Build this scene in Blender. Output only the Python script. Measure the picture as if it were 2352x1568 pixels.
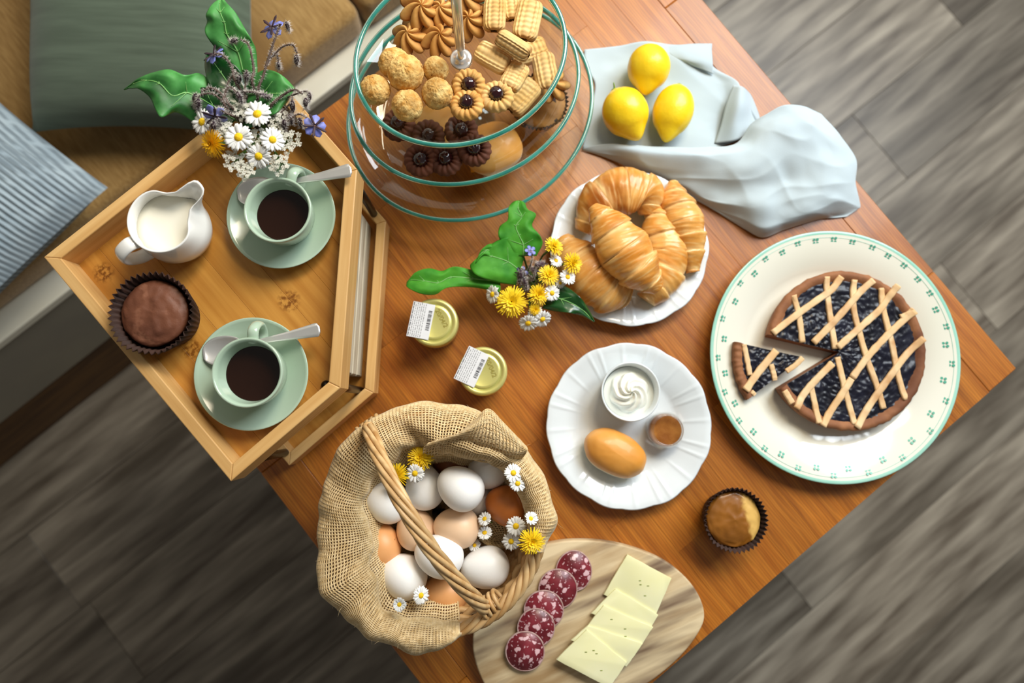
import bpy, bmesh, math, random
from math import sin, cos, pi, sqrt, atan2, radians, exp, floor as ffloor
from mathutils import Vector, Matrix, Euler, noise
random.seed(7)
scene = bpy.context.scene
for o in list(bpy.data.objects): bpy.data.objects.remove(o)
COL = scene.collection
T = 0.74                       # table top height above the floor
FPX = 1568.0                   # focal length in pixels of the 2352 px frame (24 mm on 36 mm)
# ---------------------------------------------------------------- camera
cam_d = bpy.data.cameras.new('camera'); cam = bpy.data.objects.new('camera', cam_d); COL.objects.link(cam)
cam_d.sensor_width = 36.0; cam_d.lens = 24.0; cam_d.clip_start = 0.02
cam.location = (0, 0, T + 0.80)
CROT = Euler((radians(5.754), radians(-1.6804), 0), 'XYZ'); cam.rotation_euler = CROT
cam_d.dof.use_dof = True; cam_d.dof.focus_distance = 0.64; cam_d.dof.aperture_fstop = 3.6
scene.camera = cam
RM = CROT.to_matrix()
# ---------------------------------------------------------------- world, lights, exposure
w = bpy.data.worlds.new('world'); scene.world = w; w.use_nodes = True
bg = w.node_tree.nodes['Background']; bg.inputs[0].default_value = (0.93, 0.90, 0.84, 1); bg.inputs[1].default_value = 0.17
def area(name, loc, target, sx, sy, power, color):
    d = bpy.data.lights.new(name, 'AREA'); d.shape = 'RECTANGLE'; d.size = sx; d.size_y = sy; d.energy = power; d.color = color
    o = bpy.data.objects.new(name, d); COL.objects.link(o); o.location = loc
    o.rotation_euler = (Vector(target) - Vector(loc)).to_track_quat('-Z', 'Y').to_euler(); return o
area('window_daylight', (1.35, 1.42, 2.40), (0.15, 0.1, 0.74), 1.3, 1.3, 74, (0.88, 0.95, 1.0))
area('pendant_lamp', (0.34, 0.90, 2.0), (0.0, 0.1, 0.74), 0.4, 0.4, 11, (1.0, 0.84, 0.62))
scene.view_settings.view_transform = 'Standard'; scene.view_settings.look = 'None'
scene.view_settings.exposure = 0.0; scene.view_settings.gamma = 1.0; scene.view_settings.use_curve_mapping = False
# ---------------------------------------------------------------- helpers
def P(u, v, h):
    'point at height h above the table top on the sight line of pixel (u, v)'
    d = RM @ Vector(((u - 1176) / FPX, -(v - 784) / FPX, -1.0))
    t = (0.80 - h) / -d.z
    return Vector((d.x * t, d.y * t, T + h))
def S(h): return (0.80 - h) / FPX
def C(hx):
    hx = hx.lstrip('#'); r = []
    for i in (0, 2, 4):
        c = int(hx[i:i+2], 16) / 255; r.append(c / 12.92 if c <= 0.04045 else ((c + 0.055) / 1.055) ** 2.4)
    return (*r, 1)
def mesh(vf, smooth=True):
    m = bpy.data.meshes.new('m'); m.from_pydata([tuple(v) for v in vf[0]], [], vf[1]); m.update()
    if smooth: m.polygons.foreach_set('use_smooth', [True] * len(m.polygons))
    return m
def obj(name, vf, mat, parent=None, smooth=True, loc=None, rel=None, auto=None, kind=None, label=None, solid=0):
    'one mesh object; rel = world point the vertices are made relative to'
    if isinstance(vf, bpy.types.Mesh): m = vf
    else:
        if rel is not None: vf = ([Vector(v) - rel for v in vf[0]], vf[1])
        m = mesh(vf, smooth)
    if mat and not m.materials: m.materials.append(mat)
    o = bpy.data.objects.new(name, m); COL.objects.link(o)
    if parent: o.parent = parent
    if loc is not None: o.location = loc
    elif rel is not None and not parent: o.location = rel
    if auto is not None: m.set_sharp_from_angle(angle=radians(auto))
    if kind: o['kind'] = kind
    if label: o['label'] = label
    if solid:
        md = o.modifiers.new('thick', 'SOLIDIFY'); md.thickness = solid; md.offset = 0
    return o
def tag(o, label, cat, group=None):
    o['label'] = label; o['category'] = cat
    if group: o['group'] = group
    return o
def thing(name, label, cat, loc, rz=0, group=None):
    o = bpy.data.objects.new(name, None); COL.objects.link(o); o.empty_display_size = 0.02
    o.location = loc; o.rotation_euler = (0, 0, rz); return tag(o, label, cat, group)
def dup(root, loc=None, rot=None, label=None, group=None, scale=None):
    r = root.copy(); COL.objects.link(r)
    if loc is not None: r.location = loc
    if rot is not None: r.rotation_euler = rot
    if scale is not None: r.scale = (scale,) * 3
    if label: r['label'] = label
    if group: r['group'] = group
    for ch in list(root.children):
        c = ch.copy(); COL.objects.link(c); c.parent = r
        for g in list(ch.children):
            d = g.copy(); COL.objects.link(d); d.parent = c
    return r
# geometry: every generator returns (verts, faces)
def merge(*parts):
    V, F = [], []
    for v, f in parts:
        n = len(V); V.extend(v); F.extend([tuple(i + n for i in q) for q in f])
    return V, F
def xf(vf, M): return [M @ Vector(v) for v in vf[0]], vf[1]
def gridf(nu, nv, fn, wu=False, wv=False):
    V = [Vector(fn(i / (nu if wu else nu - 1), j / (nv if wv else nv - 1))) for i in range(nu) for j in range(nv)]
    F = []
    for i in range(nu if wu else nu - 1):
        for j in range(nv if wv else nv - 1):
            a, b = i, (i + 1) % nu; c, d = j, (j + 1) % nv
            F.append((a * nv + c, b * nv + c, b * nv + d, a * nv + d))
    return V, F
def lathe(prof, n=48, mod=None):
    'prof: list of (r, z); mod(theta, k, r, z) -> (r, z)'
    V, F = [], []; m = len(prof)
    for i in range(n):
        th = 2 * pi * i / n
        for k, (r, z) in enumerate(prof):
            if mod: r, z = mod(th, k, r, z)
            V.append(Vector((r * cos(th), r * sin(th), z)))
    for i in range(n):
        j = (i + 1) % n
        for k in range(m - 1): F.append((i * m + k, j * m + k, j * m + k + 1, i * m + k + 1))
    return V, F
def cr(p, t):
    'Catmull-Rom through list p, t in 0..1'
    n = len(p) - 1; x = min(max(t, 0), 1) * n; i = min(int(x), n - 1); u = x - i
    g = lambda k: p[min(max(k, 0), n)]
    a, b, c, d = g(i - 1), g(i), g(i + 1), g(i + 2)
    if i == 0: a = 2 * b - c
    if i + 1 == n: d = 2 * c - b
    return 0.5 * (2 * b + (c - a) * u + (2 * a - 5 * b + 4 * c - d) * u * u + (3 * b - a - 3 * c + d) * u ** 3)
def path(p, n): return [cr(p, i / (n - 1)) for i in range(n)]
def tube(pts, rad, n=8, closed=False, flat=None):
    'tube along points; rad a number or list; flat=(sx, sy) squashes the section'
    pts = [Vector(p) for p in pts]; m = len(pts); V, F = [], []
    if not isinstance(rad, (list, tuple)): rad = [rad] * m
    up = None
    for i, p in enumerate(pts):
        if closed: t = pts[(i + 1) % m] - pts[i - 1]
        else: t = pts[min(i + 1, m - 1)] - pts[max(i - 1, 0)]
        t = t.normalized() if t.length > 1e-9 else Vector((0, 0, 1))
        if up is None:
            up = Vector((0, 0, 1)) if abs(t.z) < 0.9 else Vector((1, 0, 0))
        b = t.cross(up)
        if b.length < 1e-6: b = t.orthogonal()
        b.normalize(); up = b.cross(t).normalized()
        fx, fy = flat or (1, 1)
        for k in range(n):
            a = 2 * pi * k / n; V.append(p + (b * cos(a) * fx + up * sin(a) * fy) * rad[i])
    for i in range(m if closed else m - 1):
        j = (i + 1) % m
        for k in range(n):
            l = (k + 1) % n; F.append((i * n + k, i * n + l, j * n + l, j * n + k))
    if not closed:
        F.append(tuple(range(n - 1, -1, -1))); F.append(tuple((m - 1) * n + k for k in range(n)))
    return V, F
def ball(n=24, m=16, fn=lambda d: 1.0):
    V, F = [], []
    for j in range(m + 1):
        ph = -pi / 2 + pi * j / m
        for i in range(n):
            d = Vector((cos(ph) * cos(2 * pi * i / n), cos(ph) * sin(2 * pi * i / n), sin(ph)))
            r = fn(d); V.append(d * r if not isinstance(r, Vector) else r)
    for j in range(m):
        for i in range(n):
            k = (i + 1) % n; F.append((j * n + i, j * n + k, (j + 1) * n + k, (j + 1) * n + i))
    return V, F
def bevbox(sx, sy, sz, bev=0.001, seg=1, c=(0, 0, 0)):
    bm = bmesh.new(); bmesh.ops.create_cube(bm, size=1)
    for v in bm.verts: v.co = Vector((v.co.x * sx + c[0], v.co.y * sy + c[1], v.co.z * sz + c[2]))
    if bev: bmesh.ops.bevel(bm, geom=bm.edges[:], offset=bev, segments=seg, affect='EDGES', profile=0.5)
    bm.verts.index_update(); r = ([v.co.copy() for v in bm.verts], [tuple(v.index for v in f.verts) for f in bm.faces]); bm.free(); return r
def prism(poly, z0, z1, bev=0.0, seg=2):
    'extruded polygon (list of (x, y)), bevelled'
    bm = bmesh.new(); vs = [bm.verts.new((x, y, z0)) for x, y in poly]; f = bm.faces.new(vs)
    bmesh.ops.recalc_face_normals(bm, faces=[f])
    r = bmesh.ops.extrude_face_region(bm, geom=[f]); 
    for e in r['geom']:
        if isinstance(e, bmesh.types.BMVert): e.co.z = z1
    bmesh.ops.recalc_face_normals(bm, faces=bm.faces[:])
    if bev: bmesh.ops.bevel(bm, geom=[e for e in bm.edges if abs(e.verts[0].co.z - e.verts[1].co.z) < 1e-9], offset=bev, segments=seg, affect='EDGES', profile=0.5)
    bm.verts.index_update(); r = ([v.co.copy() for v in bm.verts], [tuple(v.index for v in f.verts) for f in bm.faces]); bm.free(); return r
def net(rows, nu, nv):
    'smooth surface through a control net of Vectors'
    cols = [[cr(r, j / (nv - 1)) for j in range(nv)] for r in rows]
    return gridf(nu, nv, lambda a, b: cr([c[round(b * (nv - 1))] for c in cols], a))
def attr(o, vals, name='tone'):
    a = o.data.attributes.new(name, 'FLOAT', 'POINT'); a.data.foreach_set('value', vals)
def nz(p, s=1.0, o=0.0): return noise.noise(Vector(p) * s + Vector((o, o * 1.7, o * 0.3)))
def frame(n):
    n = Vector(n).normalized(); t = n.orthogonal().normalized(); return Matrix((t, n.cross(t), n)).transposed()
# ---------------------------------------------------------------- materials
MATS = {}
def pm(name, c1, c2=None, rough=0.5, scale=40, stretch=(1, 1, 1), detail=4, lo=0.35, hi=0.65, bump=0, bscale=None, bdist=0.001, spec=0.5,
       metal=0, coat=0, rand=0, tone=None, tr=0, ior=1.45, sss=0, sheen=0, rot=0, c3=None, s3=6, lo3=0.55, hi3=0.7, alpha=1):
    if name in MATS: return MATS[name]
    m = bpy.data.materials.new(name); MATS[name] = m; m.use_nodes = True; nt = m.node_tree; N = nt.nodes; L = nt.links; b = N['Principled BSDF']
    b.inputs['Roughness'].default_value = rough; b.inputs['Metallic'].default_value = metal; b.inputs['Specular IOR Level'].default_value = spec
    b.inputs['Coat Weight'].default_value = coat; b.inputs['Coat Roughness'].default_value = 0.08; b.inputs['Transmission Weight'].default_value = tr; b.inputs['IOR'].default_value = ior
    b.inputs['Sheen Weight'].default_value = sheen
    if sss: b.inputs['Subsurface Weight'].default_value = sss; b.inputs['Subsurface Radius'].default_value = (0.01, 0.006, 0.004); b.inputs['Subsurface Scale'].default_value = 0.4
    tc = N.new('ShaderNodeTexCoord'); mp = N.new('ShaderNodeMapping'); L.new(tc.outputs['Object'], mp.inputs[0]); mp.inputs['Scale'].default_value = stretch; mp.inputs['Rotation'].default_value = (0, 0, rot)
    vec = mp.outputs[0]; info = None
    if rand:
        info = N.new('ShaderNodeObjectInfo'); ad = N.new('ShaderNodeVectorMath'); ad.operation = 'MULTIPLY_ADD'
        cb = N.new('ShaderNodeCombineXYZ'); 
        for k in range(3): L.new(info.outputs['Random'], cb.inputs[k])
        L.new(cb.outputs[0], ad.inputs[0]); ad.inputs[1].default_value = (7, 11, 5); L.new(vec, ad.inputs[2]); vec = ad.outputs[0]
    def ramp(src, a, bb, ca, cbb):
        r = N.new('ShaderNodeValToRGB'); r.color_ramp.elements[0].position = a; r.color_ramp.elements[1].position = bb
        r.color_ramp.elements[0].color = ca; r.color_ramp.elements[1].color = cbb; L.new(src, r.inputs[0]); return r.outputs[0]
    def tex(sc, det=detail):
        t = N.new('ShaderNodeTexNoise'); t.inputs['Scale'].default_value = sc; t.inputs['Detail'].default_value = det; L.new(vec, t.inputs['Vector']); return t.outputs['Fac']
    col = None
    if c2: col = ramp(tex(scale), lo, hi, C(c1), C(c2))
    def mix(f, A, B, mode='MIX'):
        x = N.new('ShaderNodeMix'); x.data_type = 'RGBA'; x.blend_type = mode
        if hasattr(f, 'links'): L.new(f, x.inputs[0])
        else: x.inputs[0].default_value = f
        for s, i in ((A, 6), (B, 7)):
            if hasattr(s, 'links'): L.new(s, x.inputs[i])
            else: x.inputs[i].default_value = s
        return x.outputs[2]
    if col is None: col = mix(0.0, C(c1), C(c1))
    if c3: col = mix(ramp(tex(s3, 3), lo3, hi3, (0, 0, 0, 1), (1, 1, 1, 1)), col, C(c3))
    if tone:
        a = N.new('ShaderNodeAttribute'); a.attribute_name = 'tone'; col = mix(a.outputs['Fac'], col, C(tone))
    if rand:
        mr = N.new('ShaderNodeMapRange'); L.new(info.outputs['Random'], mr.inputs[0]); mr.inputs[3].default_value = 1 - rand; mr.inputs[4].default_value = 1 + rand * 0.6
        col = mix(1.0, col, mr.outputs[0], 'MULTIPLY')
    L.new(col, b.inputs['Base Color'])
    if bump:
        bp = N.new('ShaderNodeBump'); bp.inputs['Strength'].default_value = bump; bp.inputs['Distance'].default_value = bdist
        L.new(tex(bscale or scale), bp.inputs['Height']); L.new(bp.outputs[0], b.inputs['Normal'])
    m['_p'] = name
    return m
def nodes(m): return m.node_tree.nodes, m.node_tree.links, m.node_tree.nodes['Principled BSDF']
def glass_mat(name, tint, ior=1.45, rough=0.015):
    'thin clear glass: transparent body with Fresnel reflection'
    m = bpy.data.materials.new(name); m.use_nodes = True; N = m.node_tree.nodes; L = m.node_tree.links; N.clear()
    lw = N.new('ShaderNodeLayerWeight'); lw.inputs[0].default_value = 0.5; pw = N.new('ShaderNodeMath'); pw.operation = 'POWER'; pw.inputs[1].default_value = 4.0; L.new(lw.outputs['Facing'], pw.inputs[0]); fr = N.new('ShaderNodeMath'); fr.operation = 'MULTIPLY_ADD'; fr.inputs[1].default_value = 0.75; fr.inputs[2].default_value = 0.055; L.new(pw.outputs[0], fr.inputs[0])
    o = N.new('ShaderNodeOutputMaterial'); mx = N.new('ShaderNodeMixShader'); t = N.new('ShaderNodeBsdfTransparent'); g = N.new('ShaderNodeBsdfGlossy')
    t.inputs[0].default_value = (*tint, 1); g.inputs[0].default_value = (1, 1, 1, 1); g.inputs['Roughness'].default_value = rough
    L.new(fr.outputs[0], mx.inputs[0]); L.new(t.outputs[0], mx.inputs[1]); L.new(g.outputs[0], mx.inputs[2]); L.new(mx.outputs[0], o.inputs[0]); return m
# ================================================================ floor
A1 = radians(38.5); D2 = Vector((cos(A1), sin(A1), 0)); D1 = Vector((sin(A1), -cos(A1), 0))     # table axes
m_floor = pm('grey_oak_plank', '#584e42', '#9c9282', rough=0.4, scale=5, stretch=(0.8, 7, 3), detail=8, lo=0.32, hi=0.7, rand=0.25, c3='#4f463a', s3=2.4, lo3=0.5, hi3=0.72, bump=0.15, bscale=14)
m_gap = pm('dark_joint', '#2b251e', rough=0.9)
fl = obj('floor', bevbox(4.4, 4.0, 0.02, 0), m_gap, smooth=False, loc=(0.1, 0.1, -0.0215)); fl.rotation_euler = (0, 0, A1); fl['kind'] = 'structure'
pmesh = {}
row = -10
for r in range(20):
    y = (r - 9.5) * 0.2; x = -2.2 - random.random() * 1.0
    while x < 2.2:
        x1 = min(x + 1.2, 2.2); x0 = max(x, -2.2)
        if x1 - x0 > 0.05:
            k = round(x1 - x0, 3)
            if k not in pmesh: pmesh[k] = mesh(bevbox(k - 0.001, 0.199, 0.012, 0.0006), False)
            o = obj('floor_plank', pmesh[k], m_floor, fl, loc=((x0 + x1) / 2, y, 0.0157))
        x += 1.2
# ================================================================ table
m_stave = pm('oiled_table_wood', '#98530f', '#be7624', rough=0.40, scale=9, stretch=(1.0, 14, 4), detail=8, lo=0.3, hi=0.75, rand=0.16, c3='#7c420e', s3=5, lo3=0.52, hi3=0.85, bump=0.12, bscale=26, spec=0.6, coat=0.1)
N_, L_, B_ = nodes(m_stave)
wv = N_.new('ShaderNodeTexWave'); wv.wave_type = 'BANDS'; wv.bands_direction = 'Y'; wv.inputs['Scale'].default_value = 95; wv.inputs['Distortion'].default_value = 9; wv.inputs['Detail'].default_value = 3; wv.inputs['Detail Scale'].default_value = 1.2
tc_ = N_.new('ShaderNodeTexCoord'); mp_ = N_.new('ShaderNodeMapping'); mp_.inputs['Scale'].default_value = (0.12, 1, 1); L_.new(tc_.outputs['Object'], mp_.inputs[0]); L_.new(mp_.outputs[0], wv.inputs['Vector'])
mm = N_.new('ShaderNodeMix'); mm.data_type = 'RGBA'; mm.blend_type = 'MULTIPLY'; rr = N_.new('ShaderNodeMapRange'); rr.inputs[3].default_value = 0.84; rr.inputs[4].default_value = 1.10
src = B_.inputs['Base Color'].links[0].from_socket; L_.new(wv.outputs['Fac'], rr.inputs[0]); mm.inputs[0].default_value = 1; L_.new(src, mm.inputs[6]); L_.new(rr.outputs[0], mm.inputs[7]); L_.new(mm.outputs[2], B_.inputs['Base Color'])
TC = D2 * 0.1361 + D1 * -0.0282
table = thing('wooden_table', 'square table with an orange brown glued stave wood top', 'table', (TC.x, TC.y, 0), A1 - pi / 2)
TW, TL = 0.775, 0.762       # across staves (local y), along staves (local x)
rs = random.Random(3); nst = 17; sw = TW / nst
for i in range(nst):
    y = -TW / 2 + (i + 0.5) * sw; x = -TL / 2 - rs.random() * 0.3
    while x < TL / 2:
        ln = rs.uniform(0.22, 0.5); x0 = max(x, -TL / 2); x1 = min(x + ln, TL / 2); x += ln
        if x1 - x0 < 0.02: continue
        obj('stave', bevbox(x1 - x0 - 0.0001, sw - 0.0001, 0.030, 0.00015 if 0 < i < nst - 1 else 0.0012), m_stave, table, smooth=False, loc=((x0 + x1) / 2, y, T - 0.015))
m_leg = pm('table_leg_wood', '#7a4416', '#96591f', rough=0.45, scale=9, stretch=(6, 6, 1), detail=6)
for s in (-1, 1):
    for q in (-1, 1): obj('leg', bevbox(0.06, 0.06, T - 0.031, 0.004, 2, (s * 0.32, q * 0.325, (T - 0.031) / 2)), m_leg, table, smooth=False)
    obj('apron', bevbox(0.575, 0.02, 0.07, 0.001, 1, (0, s * 0.335, T - 0.066)), m_leg, table, smooth=False)
    obj('apron', bevbox(0.02, 0.585, 0.07, 0.001, 1, (s * 0.33, 0, T - 0.066)), m_leg, table, smooth=False)
# ================================================================ bench with cushions
NB = Vector((-sin(A1 + radians(1.5)), cos(A1 + radians(1.5)), 0)); DB = Vector((NB.y, -NB.x, 0))
m_cream = pm('cream_paint', '#d9d3bf', '#e2ddcb', rough=0.5, scale=8)
m_panel = pm('grey_panel', '#8d8779', '#98917f', rough=0.55, scale=5)  # bench front in one even grey base colour
m_plinth = pm('brown_plinth_wood', '#4a2f14', '#6b4a22', rough=0.5, scale=8, stretch=(1, 8, 8))
off = 0.583
bench = thing('built_in_bench', 'cream edged bench with grey front and brown plinth beside the table', 'bench', tuple(NB * off) , A1 + radians(1.5))
obj('front_panel', bevbox(2.4, 0.30, 0.229, 0.002, 1, (-0.1, 0.155, T - 0.4355)), m_panel, bench, smooth=False)
obj('seat_board', bevbox(2.4, 0.66, 0.02, 0.003, 2, (-0.1, 0.33, T - 0.31)), m_cream, bench, smooth=False)
obj('plinth', bevbox(2.4, 0.30, 0.188, 0.004, 1, (-0.1, 0.160, 0.096)), m_plinth, bench, smooth=False)
m_tan = pm('tan_woven_cushion', '#8f6d3a', '#a5834d', rough=0.9, scale=260, stretch=(1, 0.12, 1), detail=2, bump=0.5, bscale=260, c3='#7c5c2e', s3=5, sheen=0.3)
def pillow(w, h, t, nu=40, nv=40, rib=0, ribs=0, pinch=0.06, e=3.2):
    def side(sg):
        def fn(a, b):
            x, y = 2 * a - 1, 2 * b - 1
            k = max(0.0, (1 - abs(x) ** e) * (1 - abs(y) ** e)) ** 0.5
            px = x * w / 2 * (1 - pinch * (1 - y * y)); py = y * h / 2 * (1 - pinch * (1 - x * x))
            z = sg * (t / 2 * k + 0.004 * k * nz((x * 2, y * 2, sg)) )
            if rib and sg > 0: z += rib * sin(y * ribs * pi) * min(1, k * 3)
            return (px, py, z)
        return gridf(nu, nv, fn)
    a = side(1); b = side(-1); b = (b[0], [tuple(reversed(f)) for f in b[1]]); return merge(a, b)
for cx, wd, lb in ((-0.256, 1.0, 'long tan woven seat cushion lying on the bench'), (0.64, 0.78, 'second tan seat cushion beyond the gap at the top of the bench')):
    v, f = bevbox(wd, 0.60, 0.07, 0.018, 4)
    o = obj('seat_cushion', (v, f), m_tan, auto=50, loc=NB * (off + 0.335) + DB * cx + Vector((0, 0, T - 0.30 + 0.0375))); o.rotation_euler = (0, 0, A1 + radians(1.5)); tag(o, lb, 'cushion')
m_green = pm('olive_green_linen', '#4d5a4a', '#5a6857', rough=0.9, scale=10, stretch=(1, 12, 1), sheen=0.2, bump=0.2, bscale=400)
g0 = P(330, -42, -0.128)
o = obj('throw_pillow', pillow(0.318, 0.43, 0.12, 36, 36, e=4), m_green, loc=g0); o.rotation_euler = (radians(9), radians(0), radians(-1)); tag(o, 'large plain dark green throw pillow on the bench', 'pillow')
m_rib = pm('ribbed_blue_grey_cotton', '#93a3ad', '#a6b5bd', rough=0.9, scale=30, tone='#66727a')
v, f = pillow(0.46, 0.46, 0.14, 50, 449, rib=0.0012, ribs=56, e=3.2, pinch=0.05)
c0 = P(-297, 462, -0.155)
o = obj('throw_pillow', (v, f), m_rib, loc=c0); o.rotation_euler = (0, 0, radians(-41)); tag(o, 'pale blue ribbed throw pillow at the left edge of the bench', 'pillow')
attr(o, [(0.75 if (abs(((p.y / 0.46 + 0.5) * 56) % 1 - 0.75) < 0.24 and (((p.x / 0.023) + (0.5 if int((p.y / 0.46 + 0.5) * 56) % 2 else 0.0)) % 1) < 0.88) else 0.0) for p in v])
# the wall the bench stands against
m_wall = pm('warm_white_plaster', '#d8d0c2', '#ded7ca', rough=0.9, scale=6)
wl = obj('wall_back', bevbox(4.4, 0.1, 2.7, 0), m_wall, smooth=False, loc=NB * (off + 0.715) + Vector((0, 0, 1.35))); wl.rotation_euler = (0, 0, A1 + radians(1.5)); wl['kind'] = 'structure'
# ================================================================ two tier corner shelf (pentagon trays)
def bamboo(name, c1, c2, sx, rot=0, rand=0.05, c3='#8f5a20'):
    return pm(name, c1, c2, rough=0.42, scale=9, stretch=sx, detail=8, lo=0.3, hi=0.75, rand=rand, rot=rot, c3=c3, s3=3.2, lo3=0.6, hi3=0.9, bump=0.05, bscale=20, coat=0.08)
HU, HL = 0.203, 0.035
A = P(100, 590, HU); B = P(530, 1105, HU); C1 = P(790, 900, HU); C2 = P(818, 390, HU)
AB = (B - A).normalized(); AP = Vector((-AB.y, AB.x, 0)); D = A + AP * 0.257
ang = atan2(AP.y, AP.x)
m_bfl = bamboo('bamboo_panel', '#b0742a', '#cf9644', (16, 0.8, 4))
N_, L_, B_ = nodes(m_bfl); src = B_.inputs['Base Color'].links[0].from_socket
tc_ = N_.new('ShaderNodeTexCoord'); kn = N_.new('ShaderNodeTexNoise'); kn.inputs['Scale'].default_value = 260; kn.inputs['Detail'].default_value = 5; L_.new(tc_.outputs['Object'], kn.inputs['Vector'])
for ku, kv, kr in ((238, 626, .011), (664, 690, .012), (440, 800, .011)):      # bamboo nodes
    q = P(ku, kv, HU - .026) - A; dn_ = N_.new('ShaderNodeVectorMath'); dn_.operation = 'DISTANCE'; L_.new(tc_.outputs['Object'], dn_.inputs[0]); dn_.inputs[1].default_value = (q.dot(AP), -q.dot(AB), HU - .026)
    m1 = N_.new('ShaderNodeMapRange'); m1.inputs[1].default_value = kr; m1.inputs[2].default_value = kr * .55; L_.new(dn_.outputs['Value'], m1.inputs[0])
    r = N_.new('ShaderNodeValToRGB'); r.color_ramp.elements[0].position = .42; r.color_ramp.elements[1].position = .58; L_.new(kn.outputs['Fac'], r.inputs[0])
    mu = N_.new('ShaderNodeMath'); mu.operation = 'MULTIPLY'; L_.new(m1.outputs[0], mu.inputs[0]); L_.new(r.outputs[0], mu.inputs[1]); x = N_.new('ShaderNodeMix'); x.data_type = 'RGBA'; L_.new(mu.outputs[0], x.inputs[0]); L_.new(src, x.inputs[6]); x.inputs[7].default_value = C('#7d4a12'); src = x.outputs[2]
L_.new(src, B_.inputs['Base Color'])
m_brail = bamboo('bamboo_rail', '#c69658', '#dcb376', (0.9, 18, 18), rand=0.08, c3='#b08044')
m_black = pm('black_metal', '#17120f', '#221a15', rough=0.35, scale=30, metal=0.6)
org = A.copy(); org.z = T
shelf = thing('corner_shelf', 'two tier bamboo corner shelf with five sided trays and black rods', 'shelf', org, ang)
def loc2(p): return ((p - A).dot(AP), (p - A).dot(-AB) * -1)      # a along AD, b along AB
def W(a, b): 
    return (a, -b)
def ab(p): return ((p - A).dot(AP), (p - A).dot(AB))
a1, b1 = ab(C1); a2, b2 = ab(C2); LA = 0.257; LB = (B - A).length
b1 = LB; a2 = LA
OUT = [(0, 0), (0, LB), (a1, LB), (LA, b2), (LA, 0)]
def inset(poly, d):
    c = Vector((sum(p[0] for p in poly) / 5, sum(p[1] for p in poly) / 5)); n = len(poly); r = []
    for i in range(n):
        p0, p1, p2 = [Vector(poly[(i + k) % n]) for k in (-1, 0, 1)]
        def ln(u, v):
            t = (v - u).normalized(); m = Vector((-t.y, t.x)); 
            if m.dot(c - u) < 0: m = -m
            return u + m * d, t
        q, t = ln(p0, p1); s, z = ln(p1, p2); det = t.x * -z.y + z.x * t.y
        k = ((s.x - q.x) * -z.y + z.x * (s.y - q.y)) / det; r.append(tuple(q + t * k))
    return r
INN = inset(OUT, 0.0105); MID = inset(OUT, 0.005)
# floor of each tray: glued bamboo strips running along AB's normal
def clip(poly, lo, hi):
    def cut(ps, k, keep):
        r = []
        for i in range(len(ps)):
            p, q = ps[i], ps[(i + 1) % len(ps)]; ip, iq = keep(p[0]), keep(q[0])
            if ip: r.append(p)
            if ip != iq: t = (k - p[0]) / (q[0] - p[0]); r.append((k, p[1] + t * (q[1] - p[1])))
        return r
    r = cut(poly, lo, lambda x: x >= lo)
    return cut(r, hi, lambda x: x <= hi) if r else r
def local_rot(poly): return [W(a, b) for a, b in poly]
for tier, (zr, ht) in enumerate(((HU, 0.034), (HL, 0.030))):
    zf = zr - ht + 0.008
    step = 0.0334; k = 0
    while k * step < LA:
        pc = clip(MID, k * step, (k + 1) * step - 0.0001); k += 1
        if len(pc) >= 3: obj('floor_strip', prism(local_rot(pc), zf - 0.008, zf, 0.0002, 1), m_bfl, shelf, smooth=False)
    for i in range(5):
        j = (i + 1) % 5; q = [OUT[i], OUT[j], INN[j], INN[i]]
        p0, p1 = Vector(W(*OUT[i])), Vector(W(*OUT[j])); d = p1 - p0; L = d.length; an = atan2(d.y, d.x)
        R = Matrix.Rotation(-an, 3, 'Z'); q2 = [((R @ (Vector((*W(*x), 0)) - Vector((p0.x, p0.y, 0))))) for x in q]
        o = obj('rail', prism([(x.x, x.y) for x in q2], zr - ht, zr, 0.0009, 2), m_brail, shelf, smooth=False, loc=(p0.x, p0.y, 0)); o.rotation_euler = (0, 0, an)
zfu = HU - 0.026; zfl = HL - 0.022
rodp = [P(153, 600, zfu + .004), P(541, 1062, zfu + .004), P(747, 884, zfu + .004), D + (AB - AP) * 0.022, P(866, 503, zfl) ]
for i, p in enumerate(rodp):
    q = Vector(((p - A).dot(AP), -(p - A).dot(AB), 0))
    obj('rod', tube([(q.x, q.y, 0.001), (q.x, q.y, zfu + 0.001)], 0.0042, 12), m_black, shelf)
    obj('cap_nut', lathe([(0.0001, 0.0062), (0.0022, 0.0057), (0.004, 0.0035), (0.0044, 0.001), (0.0044, 0)], 16), m_black, shelf, loc=(q.x, q.y, zfu))
# whitewashed wooden box on the lower tray
m_white = pm('whitewashed_wood', '#b3a78e', '#d4ccb8', rough=0.7, scale=12, stretch=(1, 9, 9), detail=6, c3='#8f8168', s3=8)
bx0 = P(826, 480, 0.085); bx1 = P(801, 858, 0.085); dv = (bx1 - bx0); an = atan2(dv.y, dv.x); ln = dv.length
dn = dv.normalized(); nn = Vector((dn.y, -dn.x, 0)); cc = (bx0 + bx1) / 2 - Vector((0, 0, bx0.z)) + nn * 0.055
if nn.x > 0: cc = (bx0 + bx1) / 2 - nn * 0.055; nn = -nn
cc.z = T + zfl + .0005
box = thing('wooden_box', 'whitewashed slatted wooden box on the lower shelf tray', 'box', cc + Vector((0, 0, 0.0)), an)
obj('base', bevbox(ln, 0.11, 0.006, 0.001, 1, (0, 0, 0.003)), m_white, box, smooth=False)
for sy in (-1, 1):
    for k in range(3): obj('slat', bevbox(ln, 0.008, 0.022, 0.0015, 1, (0, sy * 0.051, 0.017 + k * 0.0245)), m_white, box, smooth=False)
for sx in (-1, 1): obj('end_board', bevbox(0.008, 0.094, 0.070, 0.0015, 1, (sx * (ln / 2 - 0.004), 0, 0.041)), m_white, box, smooth=False)
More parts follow.
